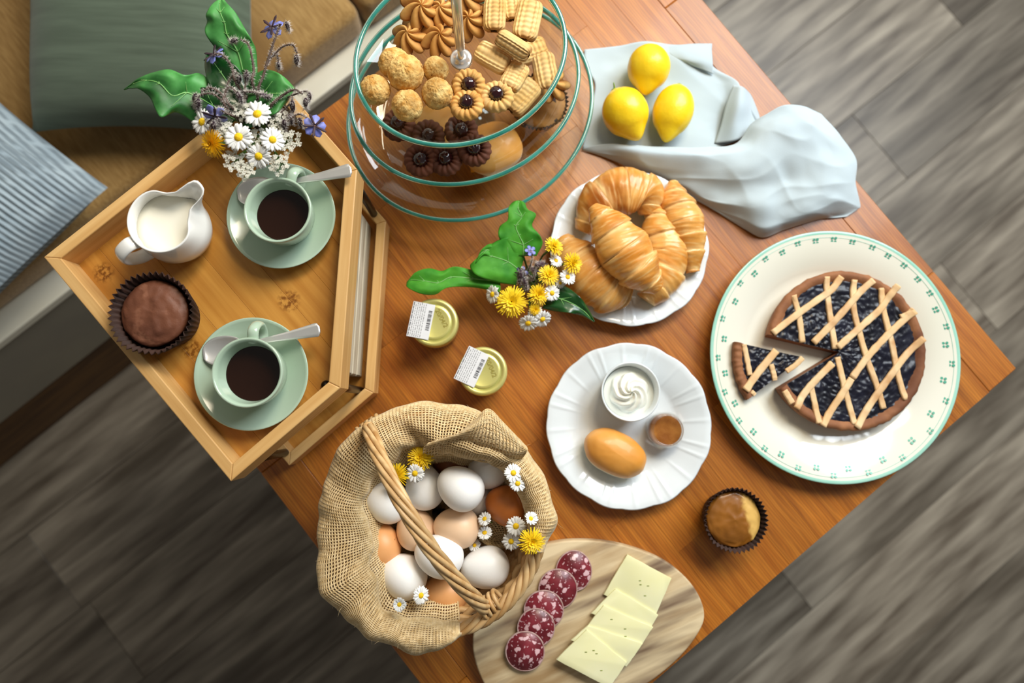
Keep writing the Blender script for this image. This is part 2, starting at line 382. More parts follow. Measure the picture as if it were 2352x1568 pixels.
# ================================================================ cups, saucers, spoons
m_sage = pm('sage_glaze', '#a9bfa9', '#b0c5b0', rough=0.18, scale=6, coat=0.5, c3='#9cb39c', s3=90, lo3=0.72, hi3=0.8)
m_coffee = pm('black_coffee', '#1f0e07', '#26120a', rough=0.05, scale=8, spec=0.6)
m_steel = pm('polished_steel', '#e0deda', '#e8e6e2', rough=0.3, scale=40, metal=0.7)
FH = zfu
def make_saucer(lab, u, v, r):
    o = obj('saucer', lathe([(0.0001, 0.0035), (0.018, 0.0035), (0.0205, 0.0045), (0.030, 0.0075), (r - 0.003, 0.0135), (r - 0.0008, 0.0152), (r, 0.0148), (r - 0.0006, 0.0135), (0.032, 0.005), (0.026, 0.0004), (0.023, 0.0004), (0.022, 0.001), (0.0001, 0.0015)], 72), m_sage, loc=P(u, v, FH)); tag(o, lab, 'saucer', 'sage green saucers'); return o
def make_cup(lab, u, v, hang, hrim, r):
    base = P(u, v, hrim); base.z = T + FH + 0.0038; H = T + hrim - base.z
    t = thing('coffee_cup', lab, 'cup', base, 0, 'sage green coffee cups')
    obj('body', lathe([(0.0001, 0.002), (0.013, 0.002), (0.0155, 0), (0.017, 0.0005), (0.0215, 0.007), (r - 0.0025, H * 0.45), (r - 0.0006, H * 0.8), (r, H - 0.0008), (r - 0.0005, H), (r - 0.0022, H - 0.0006), (r - 0.0036, H * 0.85), (r - 0.0060, H * 0.55), (0.019, 0.0085), (0.0001, 0.006)], 72), m_sage, t)
    e = Vector((cos(hang), sin(hang), 0)); Z = Vector((0, 0, 1))
    pts = path([e * (r - 0.004) + Z * H * 0.82, e * (r + 0.006) + Z * H * 0.9, e * (r + 0.0125) + Z * H * 0.72, e * (r + 0.0125) + Z * H * 0.5, e * (r + 0.006) + Z * H * 0.3, e * (r - 0.005) + Z * H * 0.28], 26)
    obj('handle', tube(pts, 0.0042, 14, flat=(1.15, 0.7)), m_sage, t)
    rc = r - 0.0046
    rc = r - 0.0054
    obj('coffee', lathe([(0.0001, H * 0.58), (rc * 0.8, H * 0.58), (rc - 0.001, H * 0.582), (rc, H * 0.588), (rc, H * 0.57), (0.0001, H * 0.56)], 56), m_coffee, t, label='black coffee surface')
    return t
make_saucer('sage green saucer on the shelf nearest the bouquet', 657, 505, 0.0488)
make_saucer('sage green saucer on the shelf nearest the egg basket', 590, 860, 0.0500)
make_cup('sage green cup of coffee nearest the bouquet', 637, 481, radians(72), FH + 0.045, 0.0288)
make_cup('sage green cup of coffee nearest the egg basket', 567, 855, radians(86), FH + 0.045, 0.0295)
def make_spoon(lab, a, ha, b, hb):
    p, q = P(*a, ha), P(*b, hb); d = (q - p); L = d.length; x = d.normalized(); y = Vector((-x.y, x.x, 0)).normalized(); z = x.cross(y)
    M = Matrix((x, y, z)).transposed().to_4x4()
    t = thing('teaspoon', lab, 'spoon', p, 0, 'teaspoons'); t.rotation_euler = M.to_euler()
    def bowl(k):
        def fn(a_, b_):
            s = 2 * b_ - 1; X = a_ * 0.036; hw = 0.0118 * (max(0, 1 - ((a_ - 0.44) / (0.46 if a_ < 0.44 else 0.60)) ** 2)) ** 0.5 + 0.0008
            return (X - 0.004, s * hw, -0.0048 * (1 - s * s) * sin(pi * min(1, a_ * 1.02)) ** 0.7 + 0.0045 + k)
        return gridf(22, 13, fn)
    obj('bowl', bowl(0), m_steel, t, solid=0.0009)
    n = 20
    def hf(a_, b_):
        X = 0.031 + a_ * (L - 0.031); wd = 0.0017 + 0.0048 * a_ ** 1.6; end = sqrt(max(0, 1 - max(0, (a_ - 0.95) / 0.05) ** 2))
        return (X, (2 * b_ - 1) * (wd * (0.35 + 0.65 * end)), 0.0045 + 0.003 * sin(pi * min(1, a_ * 1.6)) * (1 - a_) )
    obj('handle', gridf(n * 2, 5, hf), m_steel, t, solid=0.0014)
    return t
make_spoon('steel teaspoon on the saucer nearest the bouquet', (561, 448), FH + 0.0105, (812, 394), FH + 0.0295)
make_spoon('steel teaspoon on the saucer nearest the egg basket', (482, 812), FH + 0.0105, (739, 757), FH + 0.021)
# ================================================================ milk jug
m_porc = pm('white_porcelain', '#f0efea', '#f3f2ee', rough=0.14, scale=5, coat=0.5)
m_milk = pm('milk', '#f4f0de', '#f6f3e6', rough=0.25, scale=6)
HJ = 0.050
jb = P(368, 505, FH + HJ); jb.z = T + FH
jug = thing('milk_jug', 'white porcelain milk jug with spout on the bamboo shelf', 'jug', jb)
th0 = radians(40)
def jm(inner):
    def f(th, k, r, z):
        d = (th - th0 + pi) % (2 * pi) - pi; g = exp(-(d / 0.42) ** 2); zz = max(0, (z - 0.024) / (HJ - 0.024))
        g2 = exp(-(d / 0.27) ** 4)
        nr = r + 0.0175 * g2 * zz ** 1.8 + 0.001 * g * zz - 0.004 * zz * exp(-((abs(d) - 0.75) / 0.35) ** 2)
        return nr, z + 0.006 * g * zz ** 2
    return f
prof = [(0.0001, 0.0025), (0.017, 0.0025), (0.019, 0.0004), (0.022, 0.001), (0.028, 0.010), (0.0312, 0.021), (0.0308, 0.031), (0.0285, 0.041), (0.0282, HJ - 0.001), (0.0277, HJ), (0.0262, HJ - 0.0008), (0.0262, 0.041), (0.0284, 0.031), (0.0287, 0.021), (0.026, 0.011), (0.020, 0.0045), (0.0001, 0.004)]
obj('body', lathe(prof, 96, jm(0)), m_porc, jug)
e = Vector((cos(radians(218)), sin(radians(218)), 0)); Z = Vector((0, 0, 1))
obj('handle', tube(path([e * 0.026 + Z * 0.042, e * 0.034 + Z * 0.047, e * 0.046 + Z * 0.042, e * 0.048 + Z * 0.030, e * 0.041 + Z * 0.018, e * 0.029 + Z * 0.013], 30), 0.0052, 14, flat=(1.25, 0.5)), m_porc, jug)
obj('milk', lathe([(0.0001, 0.034), (0.02, 0.034), (0.0276, 0.0342), (0.0276, 0.033), (0.0001, 0.032)], 96, lambda th, k, r, z: (jm(0)(th, k, r, z)[0] if r > .025 else r, z)), m_milk, jug, label='creamy milk surface')
# ================================================================ muffins in fluted paper cases
m_case = pm('brown_paper_case', '#2a150c', '#3a1f13', rough=0.75, scale=40)
m_choc = pm('chocolate_muffin_crumb', '#5e3524', '#77472f', rough=0.55, scale=28, detail=6, bump=0.5, bscale=85, bdist=0.002, c3='#94624a', s3=55, lo3=0.58, hi3=0.72)
m_caramel = pm('caramel_muffin_top', '#74450d', '#9c611b', rough=0.4, scale=22, tone='#dcb05f', coat=0.3, bump=0.2, bscale=60, bdist=0.001, c3='#4a270c', s3=60, lo3=0.68, hi3=0.72)
def make_muffin(name, lab, base, R, H, mt, dome, grp, rt, zt, seed, patch=None, off=(0, 0)):
    t = thing(name, lab, 'muffin', base, 0, grp)
    n = 42
    def md(th, k, r, z):
        f = max(0, z / H); saw = abs(((th * n / (2 * pi)) % 1) * 2 - 1) - 0.5
        wob = 0.0012 * f * nz((cos(th) * 2, sin(th) * 2, seed))
        return r + saw * 0.0034 * f * (1 if r > R * 0.6 else 0) + wob, z + (0.0008 * saw + 0.0012 * nz((cos(th) * 3, sin(th) * 3, seed + 4))) * f
    obj('paper_case', lathe([(0.0001, 0.0004), (R * 0.70, 0.0004), (R * 0.74, 0.002), (R * 0.86, H * 0.5), (R, H), (R - 0.0006, H + 0.0002), (R * 0.845, H * 0.5), (R * 0.72, 0.003), (0.0001, 0.0014)], n * 6, md), m_case, t)
    def fn(d):
        r = 1 + 0.05 * nz(d, 2.2, seed) + 0.02 * nz(d, 6, seed)
        z = d.z; zz = zt + dome * z + 0.0012 * nz(d, 5, seed) if z > 0 else zt + z * (zt - 0.0016)
        rad = rt if z > 0 else rt * (1 + z * 0.17)
        hr = sqrt(max(0, 1 - z * z)) if z > 0 else 1.0 if z > -0.95 else 0.5
        k = 1 / max(1e-6, sqrt(d.x * d.x + d.y * d.y)) if (d.x or d.y) else 0
        hh = (max(0, 1 - z * z)) ** 0.5 if z > 0 else (1.0 if z > -0.93 else (1 + z) / 0.07)
        return Vector((d.x * k * hh * rad * r + off[0], d.y * k * hh * rad * r + off[1], zz))
    v, f = ball(56, 30, fn)
    o = obj('cake', (v, f), mt, t)
    if patch: attr(o, [max(0, min(1, ((p.x * cos(patch) + p.y * sin(patch)) - 0.0125 + 0.004 * nz(p, 160)) / 0.004)) for p in v])
    return t
mb = P(346, 718, FH + 0.040); mb.z = T + FH
make_muffin('chocolate_muffin', 'chocolate muffin in a fluted dark paper case on the shelf', mb, 0.0345, 0.040, m_choc, 0.008, None, 0.0285, 0.030, 2, off=(-0.0008, 0.0012))
mb = P(1691, 1195, 0.042); mb.z = T
make_muffin('caramel_muffin', 'caramel topped muffin in a dark case on the bare tabletop', mb, 0.0345, 0.042, m_caramel, 0.006, None, 0.0305, 0.032, 5, patch=radians(15))
# ================================================================ glass cake stand
m_glass = glass_mat('clear_glass', (0.95, 0.975, 0.965))
m_rim = pm('teal_glass_edge', '#2f9a8e', '#55c0b4', rough=0.1, scale=20, tr=0.55, coat=0.6)
m_chrome = pm('chrome', '#dededc', '#e6e6e4', rough=0.2, scale=10, metal=0.6)
TF = 0.150
cen = P(1059, 133, TF); stand = thing('cake_stand', 'three tier oval glass cake stand with a chrome centre rod', 'cake stand', (cen.x, cen.y, T))
def make_tier(hr, hw, hh, depth, cu, cv):
    s = S(hr); k = s; qxx, qyy, qxy = (hw * k) ** 2, (hh * k) ** 2, 8500 * (hw / 254) ** 2 * k * k   # world y is up
    mn = (qxx + qyy) / 2; rd = sqrt(((qxx - qyy) / 2) ** 2 + qxy ** 2); th = 0.5 * atan2(2 * qxy, qxx - qyy)
    a, b = sqrt(mn + rd), sqrt(mn - rd); c = P(cu, cv, hr) - Vector((cen.x, cen.y, T)); zf = hr - depth
    ct, st = cos(th), sin(th)
    def put(x, y, z): return (c.x + x * ct * 1 - y * st, c.y + x * st + y * ct, z)
    def fac(p): return p
    pr = [(0.02, zf), (0.60, zf), (0.74, zf + 0.0008), (0.86, zf + depth * 0.28), (0.95, zf + depth * 0.68), (1.0, hr)]
    v, f = lathe(pr, 96)
    o = obj('glass_plate', ([put(p.x * a, p.y * b, p.z) for p in v], f), m_glass, stand)
    n = 120; pts = [put(cos(2 * pi * i / n) * (a - 0.001), sin(2 * pi * i / n) * (b - 0.001), hr) for i in range(n)]
    obj('rim', tube(pts, 0.0026, 12, closed=True), m_rim, o, label='teal green glass rim')
    return zf + 0.0005, a, b, th, c
t1 = make_tier(0.165, 254, 231, 0.019, 1059, 124)
t2 = make_tier(0.100, 274, 245, 0.020, 1069, 198)
t3 = make_tier(0.045, 292, 274, 0.022, 1082, 251)
obj('rod', tube([(0, 0, t3[0] - 0.021), (0, 0, 0.178)], 0.0030, 16), m_chrome, stand)
obj('rod_sleeve', tube([(0, 0, 0.168), (0, 0, 0.171), (0, 0, 0.30), (0, 0, 0.302)], [0.0036, 0.0047, 0.0047, 0.003], 20), m_chrome, stand)
ring = [(0.019 * cos(a), 0, 0.322 + 0.019 * sin(a)) for a in [2 * pi * i / 40 for i in range(40)]]
obj('ring_handle', tube(ring, 0.0026, 10, closed=True), m_chrome, stand)
obj('foot_disc', lathe([(0.0001, t3[0] - 0.004), (0.03, t3[0] - 0.004), (0.034, t3[0] - 0.012), (0.036, 0.0005), (0.0001, 0.0)], 48), m_glass, stand)
for tt in (t1, t2, t3): obj('washer', lathe([(0.0031, tt[0]), (0.0112, tt[0]), (0.0112, tt[0] + 0.0015), (0.0098, tt[0] + 0.0022), (0.006, tt[0] + 0.0022), (0.0055, tt[0] + 0.006), (0.0031, tt[0] + 0.006)], 32), m_chrome, stand)
# ---------------------------------------------------------------- sweets
m_cook = pm('golden_biscuit', '#c68c40', '#e2b268', rough=0.75, scale=45, detail=6, tone='#a06428', bump=0.35, bscale=220, rand=0.1)
m_pale = pm('pale_butter_biscuit', '#d8ab62', '#ecca8d', rough=0.75, scale=40, detail=6, tone='#a86e2e', bump=0.3, bscale=240, rand=0.1)
m_coco = pm('coconut_macaroon', '#cf9644', '#f2cf86', rough=0.85, scale=120, detail=5, tone='#8c5220', bump=0.9, bscale=260, bdist=0.002, rand=0.1, c3='#8a5a24', s3=170, lo3=0.66, hi3=0.74)
m_cherry = pm('dark_cherry', '#22060a', '#34090e', rough=0.08, scale=60, coat=0.8, bump=0.15, bscale=120)
m_dkcook = pm('chocolate_biscuit', '#5a3020', '#7a4630', rough=0.7, scale=50, bump=0.4, bscale=200, tone='#3d1e12', rand=0.1)
def macaroon(i, lab, u, v, h, r, sq=0.9):
    vf = ball(64, 40, lambda d: Vector((d.x * r, d.y * r, d.z * r * sq)) * (1 + 0.05 * nz(d, 2.3, i * 3.1) + 0.045 * nz(d, 9, i) + 0.055 * nz(d, 20, i)))
    o = obj('macaroon', vf, m_coco, loc=P(u, v, h + r * sq)); o.rotation_euler = (0, 0, i * 1.3)
    attr(o, [max(0, min(1, 0.9 * max(0, -p.z / r) + 0.7 * max(0, nz(p, 90, i) - 0.15))) for p in vf[0]]); return tag(o, lab, 'cookie', 'coconut macaroons')
h1 = t1[0]; h2 = t2[0]; h3 = t3[0]
for i, (u, v, dz, r, lab) in enumerate([(862, 207, 0, .0145, 'leftmost coconut macaroon on the top glass tier'), (931, 168, .011, .0178, 'large coconut macaroon on top of the macaroon pile'), (905, 146, 0, .0150, 'coconut macaroon half hidden behind the largest one'),
      (1001, 160, 0, .0125, 'small coconut macaroon nearest the chrome rod'), (1004, 215, 0, .0150, 'coconut macaroon touching the cherry biscuits'), (936, 243, 0, .0152, 'coconut macaroon lowest in the pile, nearest the rim')]):
    macaroon(i, lab, u, v, h1, r)
def star(i, lab, u, v, h, r, tl=(0, 0), n=7, mt=None, dome=0.85):
    def fn(a, b):
        th = 2 * pi * a; rr = b; tw = th + 0.9 * (1 - rr)
        ridge = abs(cos(n * tw / 2)) ; k = 0.60 + 0.40 * ridge ** .8 if rr > 0 else 1
        R = 1.3 * r * rr * (1 - (1 - k) * min(1, rr * 1.6)) * (1 + 0.06 * nz((cos(th), sin(th), i)))
        z = r * dome * (1 - rr ** 1.7) * (0.80 + 0.2 * ridge) + r * 0.1 * ridge * rr * (1 - rr) * 4 * 0.6
        return (R * cos(th), R * sin(th), max(z, 0))
    v1, f1 = gridf(84, 18, fn, wu=True); n0 = len(v1); f1 = f1 + [tuple(k * 18 + 17 for k in range(84))]
    o = obj('star_biscuit', (v1, f1), mt or m_cook, loc=P(u, v, h)); o.rotation_euler = (tl[0], tl[1], i * 0.9)
    vals = []
    for q in range(84):
        for j in range(18):
            b = j / 17; tw = 2 * pi * q / 84 + 0.9 * (1 - b); rd = abs(cos(n * tw / 2)); vals.append(max(0, min(1, (1 - rd) * 0.9 * min(1, b * 3) + max(0, b - 0.75) * 2.4)))
    attr(o, vals); return tag(o, lab, 'cookie', 'piped star biscuits')
for i, (u, v, dz, r, tl, lab) in enumerate([(943, 86, 0, .0158, (.1, -.15), 'leftmost piped star biscuit on the top glass tier'), (1007, 92, 0, .0158, (.15, .1), 'piped star biscuit left of the chrome rod, front of its cluster'),
      (963, 24, .012, .0162, (.2, -.2), 'piped star biscuit resting on others near the top left'), (1015, 30, .004, .0140, (0, .1), 'piped star biscuit behind the chrome rod'),
      (1080, 50, 0, .0160, (-.1, .2), 'piped star biscuit right of the chrome rod'), (1072, -4, .008, .0160, (.1, 0), 'piped star biscuit cut by the top edge of the picture')]):
    star(i, lab, u, v, h1 + dz, r, tl)
def finger(i, lab, u, v, h, L, Wd, H, rz, tl=(0, 0), grp='ridged butter biscuits', mt=None):
    'ridged bar biscuit'
    def fn(a, b):
        th = 2 * pi * a; x = (b * 2 - 1); e = (1 - abs(x) ** 7) ** 0.4 if abs(x) < 1 else 0
        cy, cz = cos(th), sin(th); pw = lambda q: math.copysign(abs(q) ** 0.62, q)
        top = max(0, cz); rid = 0.13 * top * cos(pi * cy * 6) + 0.05 * top * sin(x * 24 + 2 * cy)
        jag = 0.08 * nz((cy * 3, cz * 3, i * 2.0))
        return (x * L / 2 * (1 + jag) , pw(cy) * Wd / 2 * (0.3 + 0.7 * e) * (1 + 0.04 * nz((x * 2, cy, i))), (pw(cz) * (1 + rid) * (0.3 + 0.7 * e) + 0.05 * nz((x * 2, 1, i))) * H / 2)
    vf = gridf(88, 60, fn, wu=True)
    o = obj('ridged_biscuit', vf, mt or m_pale, loc=P(u, v, h + H / 2)); o.rotation_euler = (tl[0], tl[1], rz)
    attr(o, [max(0, min(1, (abs(p.x) / (L / 2) - 0.82) * 3.5 + max(0, -p.z / H * 1.2) + 0.5 * max(0, nz(p, 120, i)) )) for p in vf[0]])
    return tag(o, lab, 'cookie', grp)
R_ = radians
for i, a in enumerate([(1136, 34, .004, .034, .0225, .012, R_(88), (0.0, 0.0), 'upright ridged butter biscuit right of the chrome rod at the top'), (1212, 46, .004, .040, .026, .013, R_(78), (0, -.05), 'long ridged butter biscuit at the top right of the tier'),
      (1131, 133, 0, .036, .0225, .013, R_(-30), (0.1, 0), 'ridged butter biscuit lying flat right of the rod washer'), (1179, 105, .0135, .036, .017, .0145, R_(-33), (0.9, 0), 'ridged biscuit on its side showing a pale underside'),
      (1182, 176, -.001, .030, .022, .0125, R_(62), (0, .08), 'ridged butter biscuit beside the pale topped cherry biscuit'), (1172, 14, 0, .03, .02, .011, R_(95), (0, 0), 'ridged butter biscuit wedged behind two others at the top')]):
    u, v, dz, L, Wd, H, rz, tl, lab = a; finger(i, lab, u, v, h1 + dz, L, Wd, H, rz, tl)
def cherry_cookie(i, lab, u, v, h, r, tl=(0, 0), mt=None, grp='cherry biscuits on the top tier', n=15):
    base = P(u, v, h); t = thing('cherry_biscuit', lab, 'cookie', base, i * 0.7, grp); t.rotation_euler = (tl[0], tl[1], i * 0.7)
    def fn(a, b):
        th = 2 * pi * a; ph = 2 * pi * b; rid = abs(cos(n * (th + 0.16 * sin(ph)) / 2)) ; R0 = r * 0.68; rr = r * 0.36 * (0.80 + 0.26 * rid)
        return ((R0 + rr * cos(ph) * 0.95) * cos(th), (R0 + rr * cos(ph) * 0.95) * sin(th), r * 0.36 + rr * sin(ph))
    vf = gridf(120, 14, fn, wu=True, wv=True)
    o = obj('ring', merge(vf, lathe([(0.0001, r * 0.1), (r * 0.7, r * 0.1), (r * 0.7, r * 0.3), (0.0001, r * 0.3)], 24)), mt or m_cook, t)
    attr(o, [max(0, min(1, 0.8 * max(0, -(p.z - r * 0.4) / (r * 0.35)) + 0.5 * max(0, nz(p, 130, i)))) for p in o_verts(o)])
    obj('cherry', xf(ball(24, 16, lambda d: r * 0.46 * (1 + 0.08 * nz(d, 2.6, i) - 0.05 * abs(nz(d, 5, i)))), Matrix.Translation((0.03 * r, 0, r * 0.62))), m_cherry, t, label='glossy dark cherry')
    return t
def o_verts(o): return [v.co for v in o.data.vertices]
cherry_cookie(0, 'cherry biscuit nearest the chrome rod on the top tier', 1077, 203, h1, .0168, (.1, 0))
cherry_cookie(1, 'cherry biscuit nearest the top tier rim, below another', 1074, 250, h1 + .004, .0165, (-.2, .05))
cherry_cookie(2, 'pale cherry biscuit at the right of the three on top', 1142, 231, h1 + .001, .0168, (-.1, .15), m_pale)
for i, (u, v, dz, lab) in enumerate([(919, 293, 0, 'dark cherry biscuit below the macaroons on the middle tier'), (1091, 350, .006, 'dark cherry biscuit by the bread roll on the middle tier'), (1026, 372, 0, 'dark cherry biscuit at the front of the middle tier'), (968, 372, 0, 'dark cherry biscuit at the left front of the middle tier'),
      (1060, 306, 0, 'dark cherry biscuit under the top tier rim'), (985, 318, 0, 'dark cherry biscuit in the middle of the dark cluster')]):
    cherry_cookie(i + 3, lab, u, v, h2 + dz, .0180, (.06 * (i % 3 - 1), .05), m_dkcook, 'dark cherry biscuits on the middle tier')
for i, a in enumerate([(1200, 222, .042, .026, R_(50), 'ridged biscuit seen through the top glass on the middle tier'), (1252, 165, .042, .026, R_(100), 'ridged biscuit near the right rim of the middle tier'), (1215, 120, .040, .026, R_(20), 'ridged biscuit under the right side of the top tier')]):
    u, v, L, Wd, rz, lab = a; finger(i + 8, lab, u, v, h2, L, Wd, .015, rz, (0, 0), 'ridged biscuits on the middle tier')
star(9, 'piped star biscuit by the right rim of the middle tier', 1265, 196, h2 , .017)['group'] = 'biscuits on the middle tier'
m_roll = pm('bread_roll_crust', '#dd9438', '#efb566', rough=0.5, scale=14, detail=5, tone='#fbf0d4', coat=0.15, bump=0.12, bscale=60, rand=0.05)
def roll(name, lab, cat, u, v, h, a, b, c, rz, sd, tn=None, loc=None):
    vf = ball(48, 28, lambda d: Vector((math.copysign(abs(d.x) ** 0.85, d.x) * a, d.y * b, (d.z if d.z > 0 else d.z * 0.8) * c)) * (1 + 0.05 * nz(d, 1.6, sd) + 0.015 * nz(d, 5, sd)))
    o = obj(name, vf, m_roll, loc=P(u, v, h + c * 0.8)); o.rotation_euler = (0, 0, rz)
    attr(o, [max(0, min(1, (-p.z / c - .75 * p.y / b - .34) * 4)) for p in vf[0]]); return tag(o, lab, cat)
roll('bread_roll', 'orange brown bread roll on the lowest glass tier', 'bread', 1132, 342, h3, .034, .030, .020, R_(25), 1)
roll('bread_roll', 'bread roll on the lowest tier under the cherry biscuits', 'bread', 1010, 300, h3, .034, .029, .018, R_(-30), 2)
m_lemonslice = pm('yellow_cake', '#d98f10', '#e6a820', rough=0.6, scale=30)
o = obj('cake_wedge', prism([(0, 0), (.035, .006), (.028, .03), (.004, .028)], 0, .016, .002), m_lemonslice, smooth=False, loc=P(1082, 398, h3)); o.rotation_euler = (0, 0, .1); tag(o, 'small yellow cake wedge beside the roll on the lowest tier', 'cake')
m_chip = pm('chocolate_chip_muffin_top', '#a06a2c', '#c08a48', rough=0.7, scale=40, bump=0.4, bscale=90, bdist=.002, c3='#2c150a', s3=75, lo3=0.60, hi3=0.64)
b0 = P(1238, 232, h3 + .03); b0.z = T + h3
make_muffin('chocolate_chip_muffin', 'chocolate chip muffin in a dark case on the lowest glass tier', b0, .033, .030, m_chip, .010, None, .0315, .026, 9)
# ================================================================ linen cloth
m_linen = pm('pale_blue_linen', '#b4c4ce', '#bdccd3', rough=0.92, scale=6, sheen=0.3, bump=0.25, bscale=900, bdist=.0004)
def Z(l): return [P(u, v, h / 100) for u, v, h in l]
def cloth_patch(rows, nu, nv, amp, sd, cr_amp=0.0):
    v, f = net([Z(r) for r in rows], nu, nv)
    out = []
    for k, p in enumerate(v):
        a, b = (k // nv) / (nu - 1), (k % nv) / (nv - 1); e = min(1, min(b, 1 - b, a * 2, (1 - a)) * 7)
        q = amp * (nz(p, 28, sd) + 0.5 * nz(p, 60, sd)) + cr_amp * e * ((0.35 - abs(nz((a * 1.6 + b * 1.0, b * 3.6 - a * 1.4, sd)) * 2.0)) + 0.3 * (0.3 - abs(nz((a * 4 - b * 2, b * 3 + a * 4, sd + 3)) * 2)))
        out.append(p + Vector((0, 0, max(q, -(p.z - T - .0015)))))
    return out, f
flat = cloth_patch([
    [(1342, 114, .25), (1420, 106, .3), (1480, 95, .9), (1545, 103, .5), (1590, 101, .25), (1635, 101, .2)],
    [(1344, 150, .25), (1420, 150, .3), (1490, 150, .4), (1550, 135, 1.0), (1600, 140, .5), (1636, 150, .2)],
    [(1366, 190, .25), (1420, 190, .3), (1490, 195, .3), (1570, 190, .5), (1640, 185, .4), (1692, 186, 1.1)],
    [(1362, 230, .25), (1420, 240, .3), (1490, 250, .3), (1590, 250, .3), (1660, 235, .4), (1705, 215, 1.6)],
    [(1352, 280, .25), (1400, 290, .3), (1490, 300, .3), (1600, 300, .3), (1680, 280, .3), (1735, 265, 1.2)],
    [(1338, 340, .3), (1395, 345, .4), (1490, 350, .4), (1600, 350, .3), (1690, 325, .3), (1760, 300, .6)]], 60, 70, .0009, 1, .0016)
bil = cloth_patch([
    [(1336, 342, .3), (1390, 330, 1.4), (1450, 334, 2.2), (1540, 338, 2.4), (1620, 338, 2.2), (1690, 330, 1.8), (1725, 285, 2.6), (1760, 262, 3.6), (1800, 242, 4.2), (1850, 246, 4.0), (1885, 262, 3.2)],
    [(1340, 345, .2), (1395, 345, 1.3), (1460, 352, 2.6), (1550, 356, 3.2), (1640, 352, 3.4), (1720, 335, 3.6), (1765, 300, 4.6), (1800, 285, 5.2), (1850, 285, 5.0), (1905, 310, 4.2), (1932, 315, 2.8)],
    [(1350, 348, .2), (1410, 362, .8), (1480, 378, 1.8), (1570, 385, 2.8), (1660, 385, 3.6), (1735, 375, 4.2), (1790, 350, 4.4), (1840, 345, 4.6), (1890, 350, 4.4), (1935, 360, 3.6), (1966, 365, 2.0)],
    [(1365, 350, .2), (1440, 380, .4), (1520, 405, 1.0), (1590, 415, 2.0), (1680, 425, 2.8), (1750, 425, 3.4), (1800, 415, 3.2), (1850, 410, 4.0), (1900, 410, 4.0), (1940, 415, 3.2), (1966, 420, 1.6)],
    [(1380, 352, .2), (1480, 400, .2), (1560, 430, .4), (1620, 455, 1.2), (1690, 465, 2.2), (1750, 475, 2.8), (1800, 465, 2.8), (1850, 460, 3.2), (1895, 455, 3.0), (1935, 455, 2.2), (1976, 470, .5)],
    [(1395, 356, .15), (1500, 412, .15), (1585, 450, .15), (1640, 478, .4), (1700, 500, 1.2), (1750, 522, 1.6), (1800, 508, 1.8), (1850, 495, 2.0), (1890, 488, 1.8), (1925, 485, 1.2), (1970, 480, .4)],
    [(1400, 358, .15), (1510, 418, .15), (1600, 460, .15), (1660, 495, .15), (1710, 525, .2), (1752, 545, .3), (1800, 528, .3), (1850, 512, .3), (1885, 502, .3), (1915, 500, .3), (1945, 497, .3)]], 110, 150, .0020, 5, .0065)
tuck = cloth_patch([[(1640, 330, .3), (1655, 290, .8), (1668, 240, 1.2), (1685, 195, 1.4)], [(1690, 322, 1.4), (1690, 285, 2.0), (1700, 240, 2.6), (1705, 200, 2.2)], [(1730, 300, 1.2), (1728, 275, 1.2), (1728, 245, 1.0), (1722, 215, .6)], [(1745, 285, .3), (1745, 270, .2), (1738, 250, .2), (1730, 230, .2)]], 24, 24, .0006, 8)
corner = cloth_patch([[(1520, 108, .5), (1560, 104, 1.0), (1600, 102, 1.1), (1634, 100, .9)], [(1538, 124, .9), (1570, 122, 1.3), (1605, 120, 1.3), (1635, 122, 1.0)], [(1556, 136, 1.0), (1585, 140, 1.3), (1612, 142, 1.3), (1637, 148, 1.0)], [(1560, 138, .6), (1590, 150, .8), (1615, 160, .8), (1638, 170, .6)]], 24, 24, .0005, 4)
tag(obj('linen_cloth', merge(flat, bil, tuck, corner), m_linen, rel=P(1600, 300, 0), solid=0.0009), 'pale blue grey crumpled linen cloth under the lemons', 'cloth')
m_lemon = pm('lemon_peel', '#f6cd12', '#fbdc2a', rough=0.36, scale=30, bump=0.35, bscale=260, bdist=.0008, c3='#f0bf10', s3=20, coat=0.1)
m_stalk = pm('green_stalk', '#5f8a2a', '#7aa23c', rough=0.6, scale=80)
def lemon(lab, u, v, a, b, dirp, stalk=False):
    h = .0035; p = P(u, v, h + b); t = thing('lemon', lab, 'lemon', p, 0, 'lemons')
    d = P(*dirp, h + b) - p; t.rotation_euler = (0, 0, atan2(d.y, d.x))
    def fn(q):
        x = q.x; rr = sqrt(max(0, 1 - x * x)); X = x * a
        if x > 0.80: X += (x - 0.80) / 0.2 * 0.30 * a * 0.9; rr = rr * (1 - 0.25 * (x - .8) / .2) + 0.0
        if x < -0.92: X -= (-x - 0.92) * 0.5 * a
        r = 1 + 0.02 * nz(q, 2.5, u)
        k = 1 / max(1e-6, sqrt(q.y * q.y + q.z * q.z))
        return Vector((X, q.y * k * rr * b * r, q.z * k * rr * b * r))
    vf = ball(40, 40, fn); M = Matrix(((0, 0, 1), (0, 1, 0), (-1, 0, 0)))
    vf = ball(40, 44, lambda q: fn(Vector((q.z, q.y, q.x))))
    obj('fruit', vf, m_lemon, t)
    obj('stem_scar', xf(lathe([(0.0001, 0.001), (0.0028, 0.0012), (0.0032, 0), (0.0001, 0)], 14), Matrix.Translation((-a * 1.035, 0, 0)) @ Matrix.Rotation(-pi / 2, 4, 'Y')), m_stalk, t, label='green stem end')
    if stalk: obj('stalk', tube([(-a * 1.02, 0, 0), (-a * 1.12, .001, .003), (-a * 1.2, 0, .009)], [0.0013, .001, .0006], 8), m_stalk, t, label='short green stalk')
lemon('lemon at the back of the three on the linen cloth', 1490, 155, .0268, .0252, (1478, 260))
lemon('left lemon of the three, with a green stalk', 1436, 258, .0292, .0268, (1472, 330), True)
